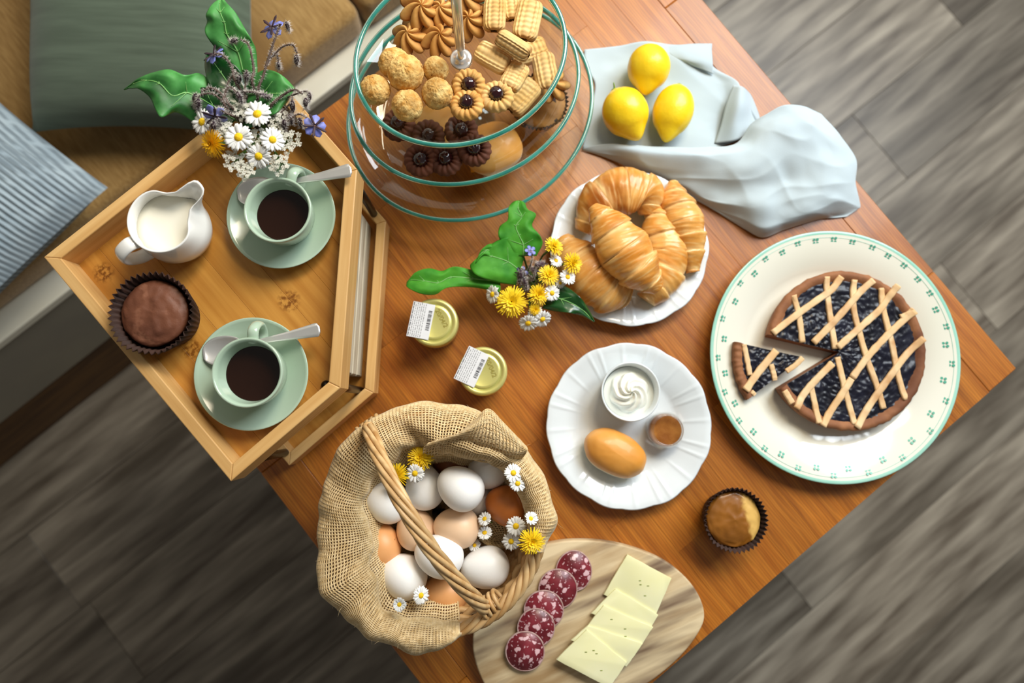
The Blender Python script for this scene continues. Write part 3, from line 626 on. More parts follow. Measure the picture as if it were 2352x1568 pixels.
lemon('right lemon with a long pointed end', 1546, 254, .0315, .0238, (1524, 345))
# ================================================================ white scalloped plates
def wplate(name, lab, u, v, Rpx, ph):
    hr = .019; R = Rpx * S(hr); c = P(u, v, hr); c.z = T + .0004
    def md(th, k, r, z):
        f = max(0, (r / R - 0.62) / 0.38); a = (th + ph) / (2 * pi) * 8; q = a - ffloor(a)
        wav = 0.024 * (0.6 * abs(sin(pi * a * 2)) + 0.4 * abs(sin(pi * a + .3))) - 0.010
        em = 0.0011 * exp(-((q - 0.12) / 0.025) ** 2) + 0.0011 * exp(-((q - 0.3) / 0.025) ** 2) + .0008 * exp(-((q - .72) / .03) ** 2)
        return r * (1 + wav * f ** 3), z + (em * min(1, f * 3) * min(1, (1.0 - f) * 6) if z > .005 and k < 9 else 0) + .0008 * f * sin(pi * a * 2)
    pr = [(0.0001, .0035), (R * .40, .0035), (R * .58, .0040), (R * .64, .0065), (R * .68, .0090), (R * .80, .0135), (R * .92, .0172), (R * .985, .0190), (R, .0187), (R * .99, .0172), (R * .82, .0112), (R * .66, .005), (R * .58, .0), (R * .55, .0), (R * .53, .0012), (0.0001, .0012)]
    o = obj(name, lathe(pr, 320, md), m_wplate, loc=c); return tag(o, lab, 'plate', 'white scalloped plates')
m_wplate = pm('white_glazed_china', '#dde4e7', '#e3e9ec', rough=0.12, scale=6, coat=0.6)
wplate('scalloped_plate', 'white scalloped plate heaped with croissants', 1446, 567, 186, 0.2)
wplate('scalloped_plate', 'white scalloped plate holding cream, jam pot and bun', 1445, 977, 189, 0.5)
# croissants
m_cro = pm('croissant_crust', '#cd8128', '#e8ae5c', rough=0.38, scale=26, stretch=(1, 1, 1), detail=6, tone='#f1cf8e', coat=0.25, bump=0.3, bscale=60, bdist=.002, c3='#a85c18', s3=24, lo3=0.54, hi3=0.76, rand=0.06)
def croissant(i, lab, pts, rads, steps, seed):
    P3 = [P(u, v, h + .003) for u, v, h in pts]; c = sum(P3, Vector()) / len(P3); c.z = T + .004
    n = 150; m = 44; V, TN = [], []
    sp = [cr(P3, k / (n - 1)) for k in range(n)]; rr = [max(.0015, cr(rads, k / (n - 1))) for k in range(n)]
    for k in range(n):
        t = (sp[min(k + 1, n - 1)] - sp[max(k - 1, 0)]).normalized(); b = t.cross(Vector((0, 0, 1))).normalized(); up = b.cross(t)
        for q in range(m):
            a = 2 * pi * q / m; sk = 0.10 * cos(a + seed) ; x = k / (n - 1)
            wl = abs(2 * x - 1); w = (wl + sk * 0.35 * (1 if x < .5 else -1) * (0.4 + wl)) * steps; fr = w - ffloor(w)
            st = (1 - fr) * 0.17 - 0.06 - (0.03 * exp(-(fr / 0.10) ** 2)) 
            fine = 0.035 * nz((x * 34 + 2 * cos(a), cos(a) * 1.6, sin(a) * 1.6 + seed)) + 0.10 * nz((x * 3.2, cos(a) * 1.2, sin(a) * 1.2 + seed * 2.0))
            R = rr[k] * (1 + st + fine); sq = 0.86
            V.append(sp[k] + (b * cos(a) + up * sin(a) * sq) * R - c)
            TN.append(max(0, min(1, exp(-((fr - .90) / .12) ** 2) * .55 + exp(-(fr / .07) ** 2) * .25 + 0.9 * max(0, nz((x * 55 + 2 * cos(a), cos(a) * 2, seed * 3)) - .05) + 0.6 * max(0, -sin(a)) )))
    F = [(k * m + q, k * m + (q + 1) % m, (k + 1) * m + (q + 1) % m, (k + 1) * m + q) for k in range(n - 1) for q in range(m)]
    F += [tuple(range(m - 1, -1, -1)), tuple((n - 1) * m + q for q in range(m))]
    o = obj('croissant', (V, F), m_cro, loc=c); attr(o, TN); return tag(o, lab, 'croissant', 'croissants')
croissant(0, 'croissant curled at the back of the plate', [(1338, 532, .018), (1366, 474, .025), (1412, 444, .028), (1458, 440, .028), (1486, 454, .026), (1484, 494, .022)], [.009, .022, .0265, .0255, .021, .008], 2.4, 1)
croissant(1, 'croissant at the right edge of the plate by the cloth', [(1545, 418, .018), (1552, 462, .024), (1568, 512, .026), (1580, 560, .024), (1592, 625, .018)], [.006, .018, .0235, .020, .008], 3.0, 2)
croissant(2, 'croissant wedged under the topmost one toward the plate middle', [(1512, 462, .018), (1516, 520, .022), (1530, 580, .022), (1518, 640, .020), (1484, 690, .016)], [.006, .021, .0245, .023, .012], 3.0, 3)
croissant(3, 'broad croissant at the lower left behind the flowers', [(1288, 552, .018), (1318, 590, .024), (1360, 635, .028), (1400, 665, .026), (1440, 680, .018)], [.011, .024, .0285, .026, .013], 2.2, 4)
croissant(4, 'glossy topmost croissant lying across the others', [(1362, 474, .052), (1398, 520, .056), (1432, 572, .056), (1472, 622, .052), (1512, 664, .046)], [.006, .022, .0285, .024, .008], 2.6, 5)
# ================================================================ cream, jam pot, bun on the second plate
m_cream2 = pm('whipped_cream', '#eff0e4', '#f5f5ec', rough=0.4, scale=10, sss=0.15)
PZ = .0040
rb = P(1449, 899, PZ + .036); rb.z = T + PZ; rr0 = 69 * S(PZ + .036)
o = obj('ramekin', lathe([(0.0001, .003), (rr0 * .70, .003), (rr0 * .74, .0), (rr0 * .80, .0006), (rr0 * .86, .006), (rr0 * .97, .033), (rr0 * .995, .0355), (rr0 * .97, .0363), (rr0 * .925, .035), (rr0 * .86, .02), (rr0 * .76, .006), (0.0001, .0045)], 80), m_wplate, loc=rb); tag(o, 'small white ramekin filled with whipped cream', 'ramekin')
def swirl(a, b):
    th = 2 * pi * a; r = b; s = 0.5 + 0.5 * cos(6 * (th + 3.2 * r) + 0.7 * nz((cos(th) * 2, sin(th) * 2, 1)))
    z = .027 + .012 * (1 - r) ** 0.8 * (0.72 + .28 * s) + .004 * s * r * (1 - r) * 2 - .012 * r ** 5
    rad = rr0 * .80 * r * (0.90 + 0.10 * s * min(1, r * 2)) + .0006 * nz((cos(th) * 4, sin(th) * 4, r * 5))
    return (rad * cos(th), rad * sin(th), z)
v, f = gridf(120, 26, swirl, wu=True); f.append(tuple(k * 26 + 25 for k in range(120)))
sk_ = lathe([(0.0001, .022), (rr0 * .86, .022), (rr0 * .87, .0225), (rr0 * .86, .023), (0.0001, .024)], 48)
tag(obj('whipped_cream', merge((v, f), sk_), m_cream2, loc=rb + Vector((.0005, -.0004, 0))), 'swirl of whipped cream inside the white ramekin', 'cream')
jb = P(1535, 988, PZ + .030); jb.z = T + PZ
jam = thing('jam_pot', 'small open glass jam pot on the scalloped plate', 'jar', jb)
m_jam = pm('brown_apricot_jam', '#87501f', '#a56c30', rough=0.22, scale=60, detail=5, coat=0.3, bump=0.4, bscale=110, bdist=.002)
obj('glass', lathe([(0.0001, .0), (.0185, 0), (.0205, .003), (.0205, .022), (.0175, .026), (.0178, .029), (.0172, .030), (.0160, .0295), (.0160, .026), (.0190, .0215), (.019, .004), (.017, .002), (0.0001, .002)], 56), glass_mat('jar_glass', (0.93, 0.93, 0.91)), jam)
obj('jam', lathe([(0.0001, .0022), (.0168, .0022), (.0187, .0045), (.0187, .0200), (.0170, .0205), (.010, .0200), (0.0001, .0195)], 48), m_jam, jam)
roll('milk_bun', 'golden oval bun with a pale underside on the plate', 'bread', 1412, 1040, PZ, .0375, .0245, .0215, R_(-26), 6)
# ================================================================ lidded jam jars
m_gold = pm('gold_lacquer', '#d6cf7a', '#e0da8c', rough=0.3, scale=20, metal=0.45)
m_label = pm('white_paper_label', '#dcdee2', '#e4e6ea', rough=0.6, scale=60)
m_ink = pm('dark_ink', '#3a3a40', '#44444a', rough=0.7, scale=60)
m_ink2 = pm('embossed_date_ink', '#8c7f2c', '#9c8f38', rough=0.5, scale=60)
m_honey = pm('pale_jam', '#a9834a', '#bd9a5c', rough=0.2, scale=40)
m_jglass = glass_mat('jam_jar_glass', (0.9, 0.92, 0.9))
def lidjar(lab, u, v, lp, rz, drz):
    H = .052; p = P(u, v, H); p.z = T + .0003; R = 56.5 * S(H)
    t = thing('jam_jar', lab, 'jar', p, 0, 'gold lidded jam jars')
    obj('glass', lathe([(0.0001, 0), (R * .86, 0), (R * .93, .003), (R * .95, .02), (R * .93, .036), (R * .84, .041), (R * .84, .05), (0.0001, .05)], 48), m_jglass, t)
    obj('jam', lathe([(0.0001, .003), (R * .84, .003), (R * .89, .006), (R * .89, .034), (R * .8, .037), (0.0001, .037)], 40), m_honey, t)
    lid = obj('lid', lathe([(0.0001, H - .0016), (R * .60, H - .0016), (R * .66, H - .0010), (R * .70, H - .0022), (R * .78, H - .0024), (R * .82, H - .0004), (R * .90, H), (R * .97, H - .0010), (R, H - .003), (R * .985, H - .011), (R, H - .0125), (R * 1.005, H - .0135), (R * .96, H - .0137), (R * .96, H - .004), (0.0001, H - .005)], 72), m_gold, t)
    q = P(*lp, H + .0005) - p; la = obj('label', bevbox(.0245, .0395, .0005, .0003, 1), m_label, t, smooth=False, loc=(q.x, q.y, H + .0011)); la.rotation_euler = (radians(0), 0, rz)
    rs = random.Random(5); parts = []
    for c in range(7):
        y = -.0185
        while y < .0175:
            l = rs.uniform(.001, .0035) * (1.5 if c == 0 else 1); parts.append(bevbox(.0009 if c == 0 else .0005, l, .0001, 0, 1, (-.0108 + c * .0022, y + l / 2, .0003))); y += l + rs.uniform(.0005, .0012)
    x = -.012
    y = -.009
    while y < .012:
        l = rs.choice([.0003, .0006, .001]); parts.append(bevbox(.0040, l, .0001, 0, 1, (.0085, y, .0003))); y += l + rs.choice([.0004, .0007])
    obj('printing', merge(*parts), m_ink, la, smooth=False, label='grey barcode and lines of fine print')
    cu = bpy.data.curves.new('date', 'FONT'); cu.body = '20/04/2'; cu.size = .0072; cu.extrude = .00008; cu.align_x = 'CENTER'; cu.align_y = 'CENTER'
    to = bpy.data.objects.new('tmp', cu); COL.objects.link(to); dg = bpy.context.evaluated_depsgraph_get(); me = bpy.data.meshes.new_from_object(to.evaluated_get(dg)); bpy.data.objects.remove(to)
    d = obj('date_print', me, m_ink2, lid, loc=(R * .36 * cos(drz + pi / 2) , R * .36 * sin(drz + pi / 2), H - .0013)); d.rotation_euler = (0, 0, drz); d['label'] = 'date stamped on the gold lid'
lidjar('gold lidded jam jar nearest the flower posy', 996, 740, (967, 736), R_(-11), R_(-62))
lidjar('gold lidded jam jar between the other jar and the egg basket', 1109, 852, (1083, 842), R_(-25), R_(-68))
# ================================================================ big plate with clover print
m_cplate = pm('cream_glazed_china', '#e0dfd0', '#e6e4d7', rough=0.12, scale=5, coat=0.6)
m_mint = pm('mint_rim_glaze', '#8fc7b4', '#a3d3c2', rough=0.2, scale=20, coat=0.4)
m_clover = pm('green_clover_print', '#3f9e86', '#57ad95', rough=0.3, scale=400)
HP = .022; PR = 297 * S(HP); pc = P(1920, 816, HP); pc.z = T + .0004
plate = thing('dinner_plate', 'large cream plate with mint rim and green clover print under the tart', 'plate', pc)
RIMP = [(0.70, .0085), (0.78, .0150), (0.90, .0195), (.985, .022)]
obj('body', lathe([(0.0001, .0045), (PR * .5, .0045), (PR * .62, .005), (PR * .67, .0065), (PR * .70, .0085), (PR * .78, .015), (PR * .90, .0195), (PR * .972, .0217)], 128), m_cplate, plate)
obj('underside', lathe([(PR * .995, .0212), (PR * .9, .0168), (PR * .76, .0105), (PR * .68, .003), (PR * .60, 0), (PR * .57, 0), (PR * .56, .0015), (0.0001, .0015)], 128), m_cplate, plate)
obj('rim_band', lathe([(PR * .971, .0216), (PR * .985, .0221), (PR * .996, .0221), (PR, .0216), (PR * .995, .0211)], 128), m_mint, plate, label='mint green rim band')
obj('rim_line', lathe([(PR * .946, .0210), (PR * .9465, .0212), (PR * .949, .0213), (PR * .9495, .0211)], 128), m_mint, plate, label='thin mint line inside the rim')
def rimz(r):
    r /= PR
    for (a, za), (b, zb) in zip(RIMP, RIMP[1:]):
        if a <= r <= b: return za + (zb - za) * (r - a) / (b - a)
    return .022
cv = mesh(merge(*[prism([(.0028 * cos(a) + .0016 * cos(t) * (1.1 if j % 2 else .9), .0028 * sin(a) + .0016 * sin(t)) for t in [2 * pi * k / 9 for k in range(9)]], 0, .00022) for j, a in enumerate((pi / 4, 3 * pi / 4, 5 * pi / 4, 7 * pi / 4))]), False)
for x, y in [(757,130),(548,163),(367,260),(228,402),(134,604),(107,823),(142,1017),(220,1180),(363,1342),(556,1447),(757,1487),(953,1468),(1143,1383),(1300,1235),(1390,1066),(1430,858),(1410,643),(1320,446),(1172,278),(983,175),
             (658,180),(475,242),(322,358),(216,512),(155,718),(160,908),(214,1075),(316,1232),(470,1358),(665,1430),(842,1437),(1033,1387),(1193,1282),(1300,1133),(1368,947),(1378,751),(1322,558),(1220,392),(1056,262),(860,186)]:
    q = P(1600 + x / 2.412, 480 + y / 2.412, .020) - pc; r = min(q.xy.length, PR * .93); th = atan2(q.y, q.x)
    o = obj('clover_motif', cv, m_clover, plate, loc=(r * cos(th), r * sin(th), rimz(r) + .0003)); o.rotation_euler = (0, -atan2(.0045, .012 * PR / .1 * .6), th)
# ================================================================ blueberry tart
m_crust = pm('cocoa_brown_tart_crust', '#7d4e30', '#99653f', rough=0.75, scale=40, detail=6, bump=0.5, bscale=120, bdist=.001, c3='#6b3f26', s3=18)
m_latt = pm('pale_lattice_pastry', '#d6ac78', '#e8c99c', rough=0.65, scale=30, detail=5, bump=0.3, bscale=140, c3='#b58049', s3=26, lo3=.55, hi3=.75)
m_berry = pm('blueberry_filling', '#0b0b14', '#191a28', rough=0.34, scale=40, coat=0.12, spec=0.35, bump=0.15, bscale=130, bdist=.001)
def zp(x, y, h): return P(1600 + x / 2.412, 480 + y / 2.412, h)
ZT = .0048; HF = ZT + .017
def tart_piece(name, lab, cat, apex, circ, angs, seed, strips, R):
    'angs: start/end angle about the apex (world), R circle radius'
    base = apex.copy(); base.z = T + ZT; t = thing(name, lab, cat, base)
    a0, a1 = angs
    def rad(th):
        d = Vector((cos(th), sin(th), 0)); m = apex - circ; m.z = 0; b = m.dot(d); return -b + sqrt(max(0, b * b - m.dot(m) + R * R))
    n = int(60 + 60 * (a1 - a0) / (2 * pi)); 
    def ring(th, k, z, j=0):
        r = rad(th) + k; d = Vector((cos(th), sin(th), 0)); jit = j * nz((cos(th) * 14, sin(th) * 14, seed)); return d * (r + jit) + Vector((0, 0, z + j * 0.6 * nz((cos(th) * 20, sin(th) * 20, seed + 3))))
    prof = [(-.0135, .0165, .0), (-.0095, .0195, .0012), (-.006, .0222, .0016), (-.002, .0218, .0018), (0, .0195, .0016), (-.0006, .012, .0008), (-.0035, .0006, .0)]
    v, f = gridf(n, len(prof), lambda a, b: ring(a0 + (a1 - a0) * a, *prof[round(b * (len(prof) - 1))]))
    base_ = gridf(n, 10, lambda a, b: (lambda q: (q.x * b, q.y * b, .0165 if True else 0))(ring(a0 + (a1 - a0) * a, -.013, 0)))
    # cut faces
    def cutf(th):
        pts = [(0, .0006), (0, .0165)]; d = Vector((cos(th), sin(th), 0)); r = rad(th)
        pl = [d * 0.0005 + Vector((0, 0, .0006)), d * .0005 + Vector((0, 0, .0165)), d * (r - .0135) + Vector((0, 0, .0165)), d * (r - .0095) + Vector((0, 0, .0195)), d * (r - .006) + Vector((0, 0, .0222)), d * (r - .002) + Vector((0, 0, .0218)), d * r + Vector((0, 0, .0195)), d * (r - .0006) + Vector((0, 0, .012)), d * (r - .0035) + Vector((0, 0, .0006))]
        return pl, [tuple(range(9))]
    bot = gridf(n, 2, lambda a, b: (lambda q: (q.x * b, q.y * b, .0006))(ring(a0 + (a1 - a0) * a, -.0035, 0)))
    obj('crust', merge((v, f), base_, bot, cutf(a0), cutf(a1)), m_crust, t)
    nf = int(200 * (a1 - a0) / (2 * pi)) + 20
    def fill(a, b):
        th = a0 + (a1 - a0) * a; r = (rad(th) - .0105) * b; d = Vector((cos(th), sin(th), 0)); p = d * r
        lump = abs(nz(p, 150, seed)) * .0020 + .0014 * nz(p, 60, seed) + abs(nz(p, 300, seed)) * .0010
        return (p.x, p.y, .0176 + lump)
    fv = gridf(nf, 70, fill)
    sk1 = gridf(30, 2, lambda a, b: (Vector(fill(0, a)) if b > .5 else Vector((fill(0, a)[0], fill(0, a)[1], .0164)))); sk2 = gridf(30, 2, lambda a, b: (Vector(fill(1, a)) if b > .5 else Vector((fill(1, a)[0], fill(1, a)[1], .0164))))
    obj('berry_filling', merge(fv, sk1, sk2), m_berry, t, label='glossy dark blueberry filling')
    for k, (pts, wd) in enumerate(strips):
        pw = [zp(x, y, HF) - apex for x, y in pts]
        for q in pw: q.z = 0
        m = 8 * len(pw); pp = path(pw, m); V = []
        for i, q in enumerate(pp):
            tt = (pp[min(i + 1, m - 1)] - pp[max(i - 1, 0)]).normalized(); nn_ = Vector((-tt.y, tt.x, 0)); wv_ = wd / 2 * (1 + .16 * nz((i * .35, k, seed))); over = .0190 + (.0016 if k % 2 else 0) + .0008 * nz((i * .2, k + 9, 2))
            dd = circ - apex; dd.z = 0; rim = (q - dd).length; over += .0025 * max(0, (rim - (R - .014)) / .010) if rim > R - .014 else 0
            for s, zz in ((-1, -.001), (-.92, .0011), (-.6, .0014), (.6, .0014), (.92, .0011), (1, -.001)): V.append(q + nn_ * s * wv_ + Vector((0, 0, over + zz)))
        F = [(i * 6 + j, (i + 1) * 6 + j, (i + 1) * 6 + j + 1, i * 6 + j + 1) for i in range(m - 1) for j in range(5)] + [(0, 1, 2, 3, 4, 5), tuple((m - 1) * 6 + j for j in (5, 4, 3, 2, 1, 0))]
        obj('lattice_strip', (V, F), m_latt, t)
    return t
circ = zp(825, 782, HF); apex = zp(792, 792, HF); TR = 452 / 2.412 * S(HF)
def wa(p, q): return atan2(q.y - p.y, q.x - p.x)
e1 = wa(apex, zp(385, 695, HF)); e2 = wa(apex, zp(415, 1020, HF))
if e1 < 0: e1 += 2 * pi
if e2 < 0: e2 += 2 * pi
W1, W2 = .0078, .0068
S1 = [[(412, 690), (545, 590), (670, 500), (740, 450), (790, 380)], [(640, 742), (740, 640), (830, 540), (900, 460), (965, 400)], [(775, 768), (860, 690), (940, 620), (1010, 555), (1060, 480), (1095, 430)], [(855, 935), (930, 830), (1010, 740), (1090, 660), (1190, 570)],
      [(540, 1105), (590, 1020), (660, 940), (745, 855)], [(685, 1200), (740, 1110), (800, 1020), (850, 940)], [(875, 1210), (960, 1070), (1060, 930), (1150, 810), (1240, 720)], [(1120, 600), (1155, 585), (1180, 560)]]
S2 = [[(530, 480), (560, 580), (582, 740)], [(712, 378), (722, 500), (742, 640), (762, 775)], [(868, 395), (862, 530), (900, 700), (950, 860), (1000, 1000), (1030, 1105)], [(1015, 440), (1032, 570), (1075, 740), (1110, 920), (1150, 1055)],
      [(775, 820), (800, 930), (830, 1050), (868, 1190)], [(628, 985), (650, 1080), (668, 1185)], [(478, 1005), (520, 1075)]]
st = []
for k in range(8):
    st.append((S1[k], W1 if k != 7 else .006)); 
    if k < 7: st.append((S2[k], W2))
st = [(S2[k // 2], W2) if k % 2 == 0 else (S1[k // 2], W1) for k in range(14)] + [(S2[0][:2], .004), (S1[7], .006)]
tart_piece('berry_tart', 'blueberry lattice tart missing one slice on the big plate', 'tart', apex, circ, (e2 - 2 * pi, e1), 1, st, TR)
ap2 = zp(588, 822, HF); p1 = zp(205, 735, HF); p2 = zp(272, 1058, HF)
# circle through the slice's outer corners with the tart's radius
mid = (p1 + p2) / 2; ch = (p2 - p1); hd = sqrt(max(0, TR * TR - (ch.length / 2) ** 2)); nrm = Vector((-ch.y, ch.x, 0)).normalized()
if (ap2 - mid).dot(nrm) < 0: nrm = -nrm
c2 = mid + nrm * hd
f1, f2 = wa(ap2, p1), wa(ap2, p2)
if f1 < 0: f1 += 2 * pi
if f2 < 0: f2 += 2 * pi
tart_piece('tart_slice', 'cut wedge of blueberry lattice tart left of the tart', 'tart slice', ap2, c2, (min(f1, f2), max(f1, f2)), 4, [([(258, 750), (275, 830), (292, 920)], .006), ([(262, 1005), (340, 900), (435, 785)], .0085), ([(408, 860), (422, 910), (430, 950)], .006), ([(490, 900), (540, 865), (580, 825)], .006), ([(298, 1010), (318, 1030)], .005)], TR)
# ================================================================ cutting board, salami, cheese
m_board = pm('pale_mango_wood', '#a98a60', '#dcc7a0', rough=0.6, scale=8, stretch=(1.0, 7, 3), detail=9, lo=0.34, hi=0.62, c3='#6b5340', s3=5.5, lo3=.50, hi3=.68, bump=0.1, bscale=30)
HBD = .016
op = [(1087, 1500), (1095, 1420), (1130, 1345), (1195, 1275), (1290, 1243), (1410, 1247), (1520, 1284), (1588, 1340), (1618, 1405), (1602, 1458), (1545, 1525), (1455, 1590), (1335, 1640), (1210, 1645), (1125, 1590)]
pw = [P(u, v, HBD) for u, v in op]; cb = sum(pw, Vector()) / len(pw); cb.z = T + .0003
BR = radians(22); lp = [Matrix.Rotation(-BR, 3, 'Z') @ (q - cb) for q in pw]; lp = lp + [lp[0]]
n = 120; ext = [lp[-2]] + lp + [lp[1]]
poly = []
for k in range(n):
    x = k / n * 15; i = int(x); u = x - i; a, b, c, d = (ext[i], ext[i + 1], ext[i + 2], ext[min(i + 3, len(ext) - 1)])
    q = 0.5 * (2 * b + (c - a) * u + (2 * a - 5 * b + 4 * c - d) * u * u + (3 * b - a - 3 * c + d) * u ** 3); poly.append((q.x, q.y))
board = obj('cutting_board', prism(poly, 0, HBD - .0003, .0022, 3), m_board, loc=cb, auto=40); board.rotation_euler = (0, 0, BR); tag(board, 'rounded pale wooden board with salami and cheese at the table edge', 'cutting board')
m_sal = pm('salami_meat', '#5e141d', '#852a35', rough=0.4, scale=60, detail=5, coat=0.15, rand=0.05)
N_, L_, B_ = nodes(m_sal)
tc_ = N_.new('ShaderNodeTexCoord'); inf = N_.new('ShaderNodeObjectInfo'); vm = N_.new('ShaderNodeVectorMath'); vm.operation = 'MULTIPLY_ADD'; cx = N_.new('ShaderNodeCombineXYZ'); L_.new(inf.outputs['Random'], cx.inputs[0]); L_.new(inf.outputs['Random'], cx.inputs[1]); vm.inputs[1].default_value = (1.7, .9, 0); L_.new(cx.outputs[0], vm.inputs[0]); L_.new(tc_.outputs['Object'], vm.inputs[2])
src = B_.inputs['Base Color'].links[0].from_socket
dn_ = N_.new('ShaderNodeTexNoise'); dn_.inputs['Scale'].default_value = 160; L_.new(vm.outputs[0], dn_.inputs['Vector']); dv_ = N_.new('ShaderNodeVectorMath'); dv_.operation = 'MULTIPLY_ADD'; dv_.inputs[1].default_value = (.010, .010, 0); L_.new(dn_.outputs['Color'], dv_.inputs[0]); L_.new(vm.outputs[0], dv_.inputs[2]); vm = dv_
for sc, th0_, th1_ in ((85, .24, .28), (200, .13, .18)):
    vo = N_.new('ShaderNodeTexVoronoi'); vo.inputs['Scale'].default_value = sc; L_.new(vm.outputs[0], vo.inputs['Vector']); vo.voronoi_dimensions = '2D'
    no = N_.new('ShaderNodeTexNoise'); no.inputs['Scale'].default_value = sc * 1.6; L_.new(vm.outputs[0], no.inputs['Vector'])
    ad = N_.new('ShaderNodeMath'); ad.operation = 'MULTIPLY_ADD'; L_.new(no.outputs['Fac'], ad.inputs[0]); ad.inputs[1].default_value = .34; L_.new(vo.outputs['Distance'], ad.inputs[2])
    r = N_.new('ShaderNodeValToRGB'); r.color_ramp.elements[0].position = th0_ + .13; r.color_ramp.elements[1].position = th1_ + .14; r.color_ramp.elements[0].color = (1, 1, 1, 1); r.color_ramp.elements[1].color = (0, 0, 0, 1); L_.new(ad.outputs[0], r.inputs[0])
    x = N_.new('ShaderNodeMix'); x.data_type = 'RGBA'; L_.new(r.outputs[0], x.inputs[0]); L_.new(src, x.inputs[6]); x.inputs[7].default_value = C('#dcb4b8'); src = x.outputs[2]
L_.new(src, B_.inputs['Base Color'])
m_casing = pm('salami_casing', '#a07a74', '#c2a49c', rough=0.6, scale=120)
sl = [(1318, 1310, 41, 45, 'salami slice furthest from the basket handle end, top of the row'), (1281, 1351, 44, 44, 'second salami slice from the top of the row'), (1249, 1399, 45, 43, 'middle salami slice of the row of five'), (1231, 1440, 42, 42, 'fourth salami slice from the top of the row'), (1206, 1494, 44, 44, 'salami slice at the near end of the row, lying on top')]
for i, (u, v, rx_, ry_, lab) in enumerate(sl):
    h = HBD + .0012 + .0011 * i; r = rx_ * S(h); c = P(u, v, h); t = thing('salami_slice', lab, 'salami', c, 0, 'salami slices'); t.rotation_euler = (radians(3.0 if i else 0.5), radians(-1.3 if i else 0), 0); k = ry_ / rx_
    md = lambda th, q, r_, z: (r_ * (1 + .02 * nz((cos(th) * 1.5, sin(th) * 1.5, i * 5))), z)
    m1 = lathe([(0.0001, 0), (r * .94, 0), (r * .955, .0008), (r * .94, .0017), (0.0001, .0018)], 56, md); m2 = lathe([(r * .94, 0), (r, .0003), (r, .0015), (r * .945, .0019), (r * .94, .0017)], 56, md)
    obj('meat', ([Vector((p.x, p.y * k, p.z)) for p in m1[0]], m1[1]), m_sal, t); obj('casing', ([Vector((p.x, p.y * k, p.z)) for p in m2[0]], m2[1]), m_casing, t, label='thin pale casing')
m_cheese = pm('pale_cheese', '#e6e2ac', '#ece9c0', rough=0.42, scale=14, sss=0.1, c3='#cfc98a', s3=10, lo3=.6, hi3=.9)
m_herb = pm('green_herb_speck', '#6f7a2c', '#87913c', rough=0.7, scale=100)
sq = [((1440, 1273), (1543, 1330), (1500, 1430), (1385, 1370)), ((1412, 1358), (1508, 1418), (1478, 1468), (1358, 1412)), ((1385, 1392), (1498, 1428), (1450, 1520), (1315, 1468)), ((1348, 1448), (1478, 1470), (1440, 1520), (1300, 1490)), ((1345, 1448), (1438, 1520), (1395, 1577), (1277, 1515))]
sq = [((1441, 1273), (1543, 1328), (1503, 1420), (1386, 1365)), ((1414, 1352), (1512, 1412), (1484, 1462), (1358, 1408)), ((1386, 1390), (1500, 1440), (1462, 1500), (1338, 1452)), ((1350, 1436), (1476, 1478), (1440, 1530), (1312, 1470)), ((1347, 1446), (1440, 1521), (1400, 1580), (1277, 1515))]
for i, (q, lab) in enumerate(zip(sq, ('cheese slice at the far end of the row, under the others', 'second cheese slice from the far end', 'middle cheese slice of the row of five', 'fourth cheese slice, partly under the nearest one', 'cheese slice at the near end, on top, with herb specks'))):
    h = HBD + .0006 + i * .0022; w4 = [P(u, v, h + .003) for u, v in q]; c = sum(w4, Vector()) / 4; c.z = T + h
    t = thing('cheese_slice', lab, 'cheese', c, 0, 'cheese slices'); t.rotation_euler = (0, 0, 0)
    def sub(ps, m=6):
        r = []
        for k in range(4):
            a, b = ps[k], ps[(k + 1) % 4]
            for j in range(m): r.append(a + (b - a) * j / m)
        return r
    ring = [p - c for p in sub(w4)]; ring = [(p.x + .0007 * nz(p, 120, i), p.y + .0007 * nz(p, 120, i + 5)) for p in ring]
    dz = Vector((w4[0].x - w4[3].x, w4[0].y - w4[3].y)).normalized()
    v, f = prism(ring, 0, .0032, .0006, 2)
    obj('slab', (v, f), m_cheese, t, auto=40)
    if i in (0, 2, 4):
        rs = random.Random(i); sp = []
        for k in range(4): a, b = rs.uniform(.25, .75), rs.uniform(.25, .75); p = (w4[0] * (1 - a) + w4[1] * a) * (1 - b) + (w4[3] * (1 - a) + w4[2] * a) * b - c; sp.append(bevbox(.0026, .0010, .0003, .0001, 1, (p.x, p.y, .0033)))
        obj('herb_specks', merge(*sp), m_herb, t, kind='stuff', label='tiny green herb specks')
# ================================================================ egg basket
m_wick = pm('peeled_willow', '#b98d56', '#dab885', rough=0.5, scale=30, stretch=(1, 1, 3), detail=4, rand=0.14, coat=0.1)
m_jute = pm('jute_burlap', '#c9ab78', '#e3ca9c', rough=0.95, scale=220, detail=3, rand=0.0, sheen=0.2)
HR = .118; bc = P(1003, 1203, HR); bc.z = T
basket = thing('wicker_basket', 'round willow basket with an arched handle on the table corner', 'basket', bc)
def imgang(deg): return -radians(deg)      # angle measured clockwise in the picture -> world
for k in range(13):
    z = .004 + k * .0088; R = .074 + .024 * (z / HR) ** 0.8
    for ph in (0,):
        n = 96; pts = [((R + .0032 * sin(20 * (2 * pi * i / n) + pi * k)) * cos(2 * pi * i / n), (R + .0032 * sin(20 * (2 * pi * i / n) + pi * k)) * sin(2 * pi * i / n), z + .001 * sin(5 * 2 * pi * i / n + k)) for i in range(n)]
        obj('weave_strand', tube(pts, .0036, 8, closed=True), m_wick, basket)
for k in range(20):
    a = 2 * pi * (k + .5) / 20; obj('stake', tube([((.074 + .024 * (z / HR) ** .8) * cos(a), (.074 + .024 * (z / HR) ** .8) * sin(a), z) for z in (.002, .03, .06, .09, HR + .002)], .0026, 6), m_wick, basket)
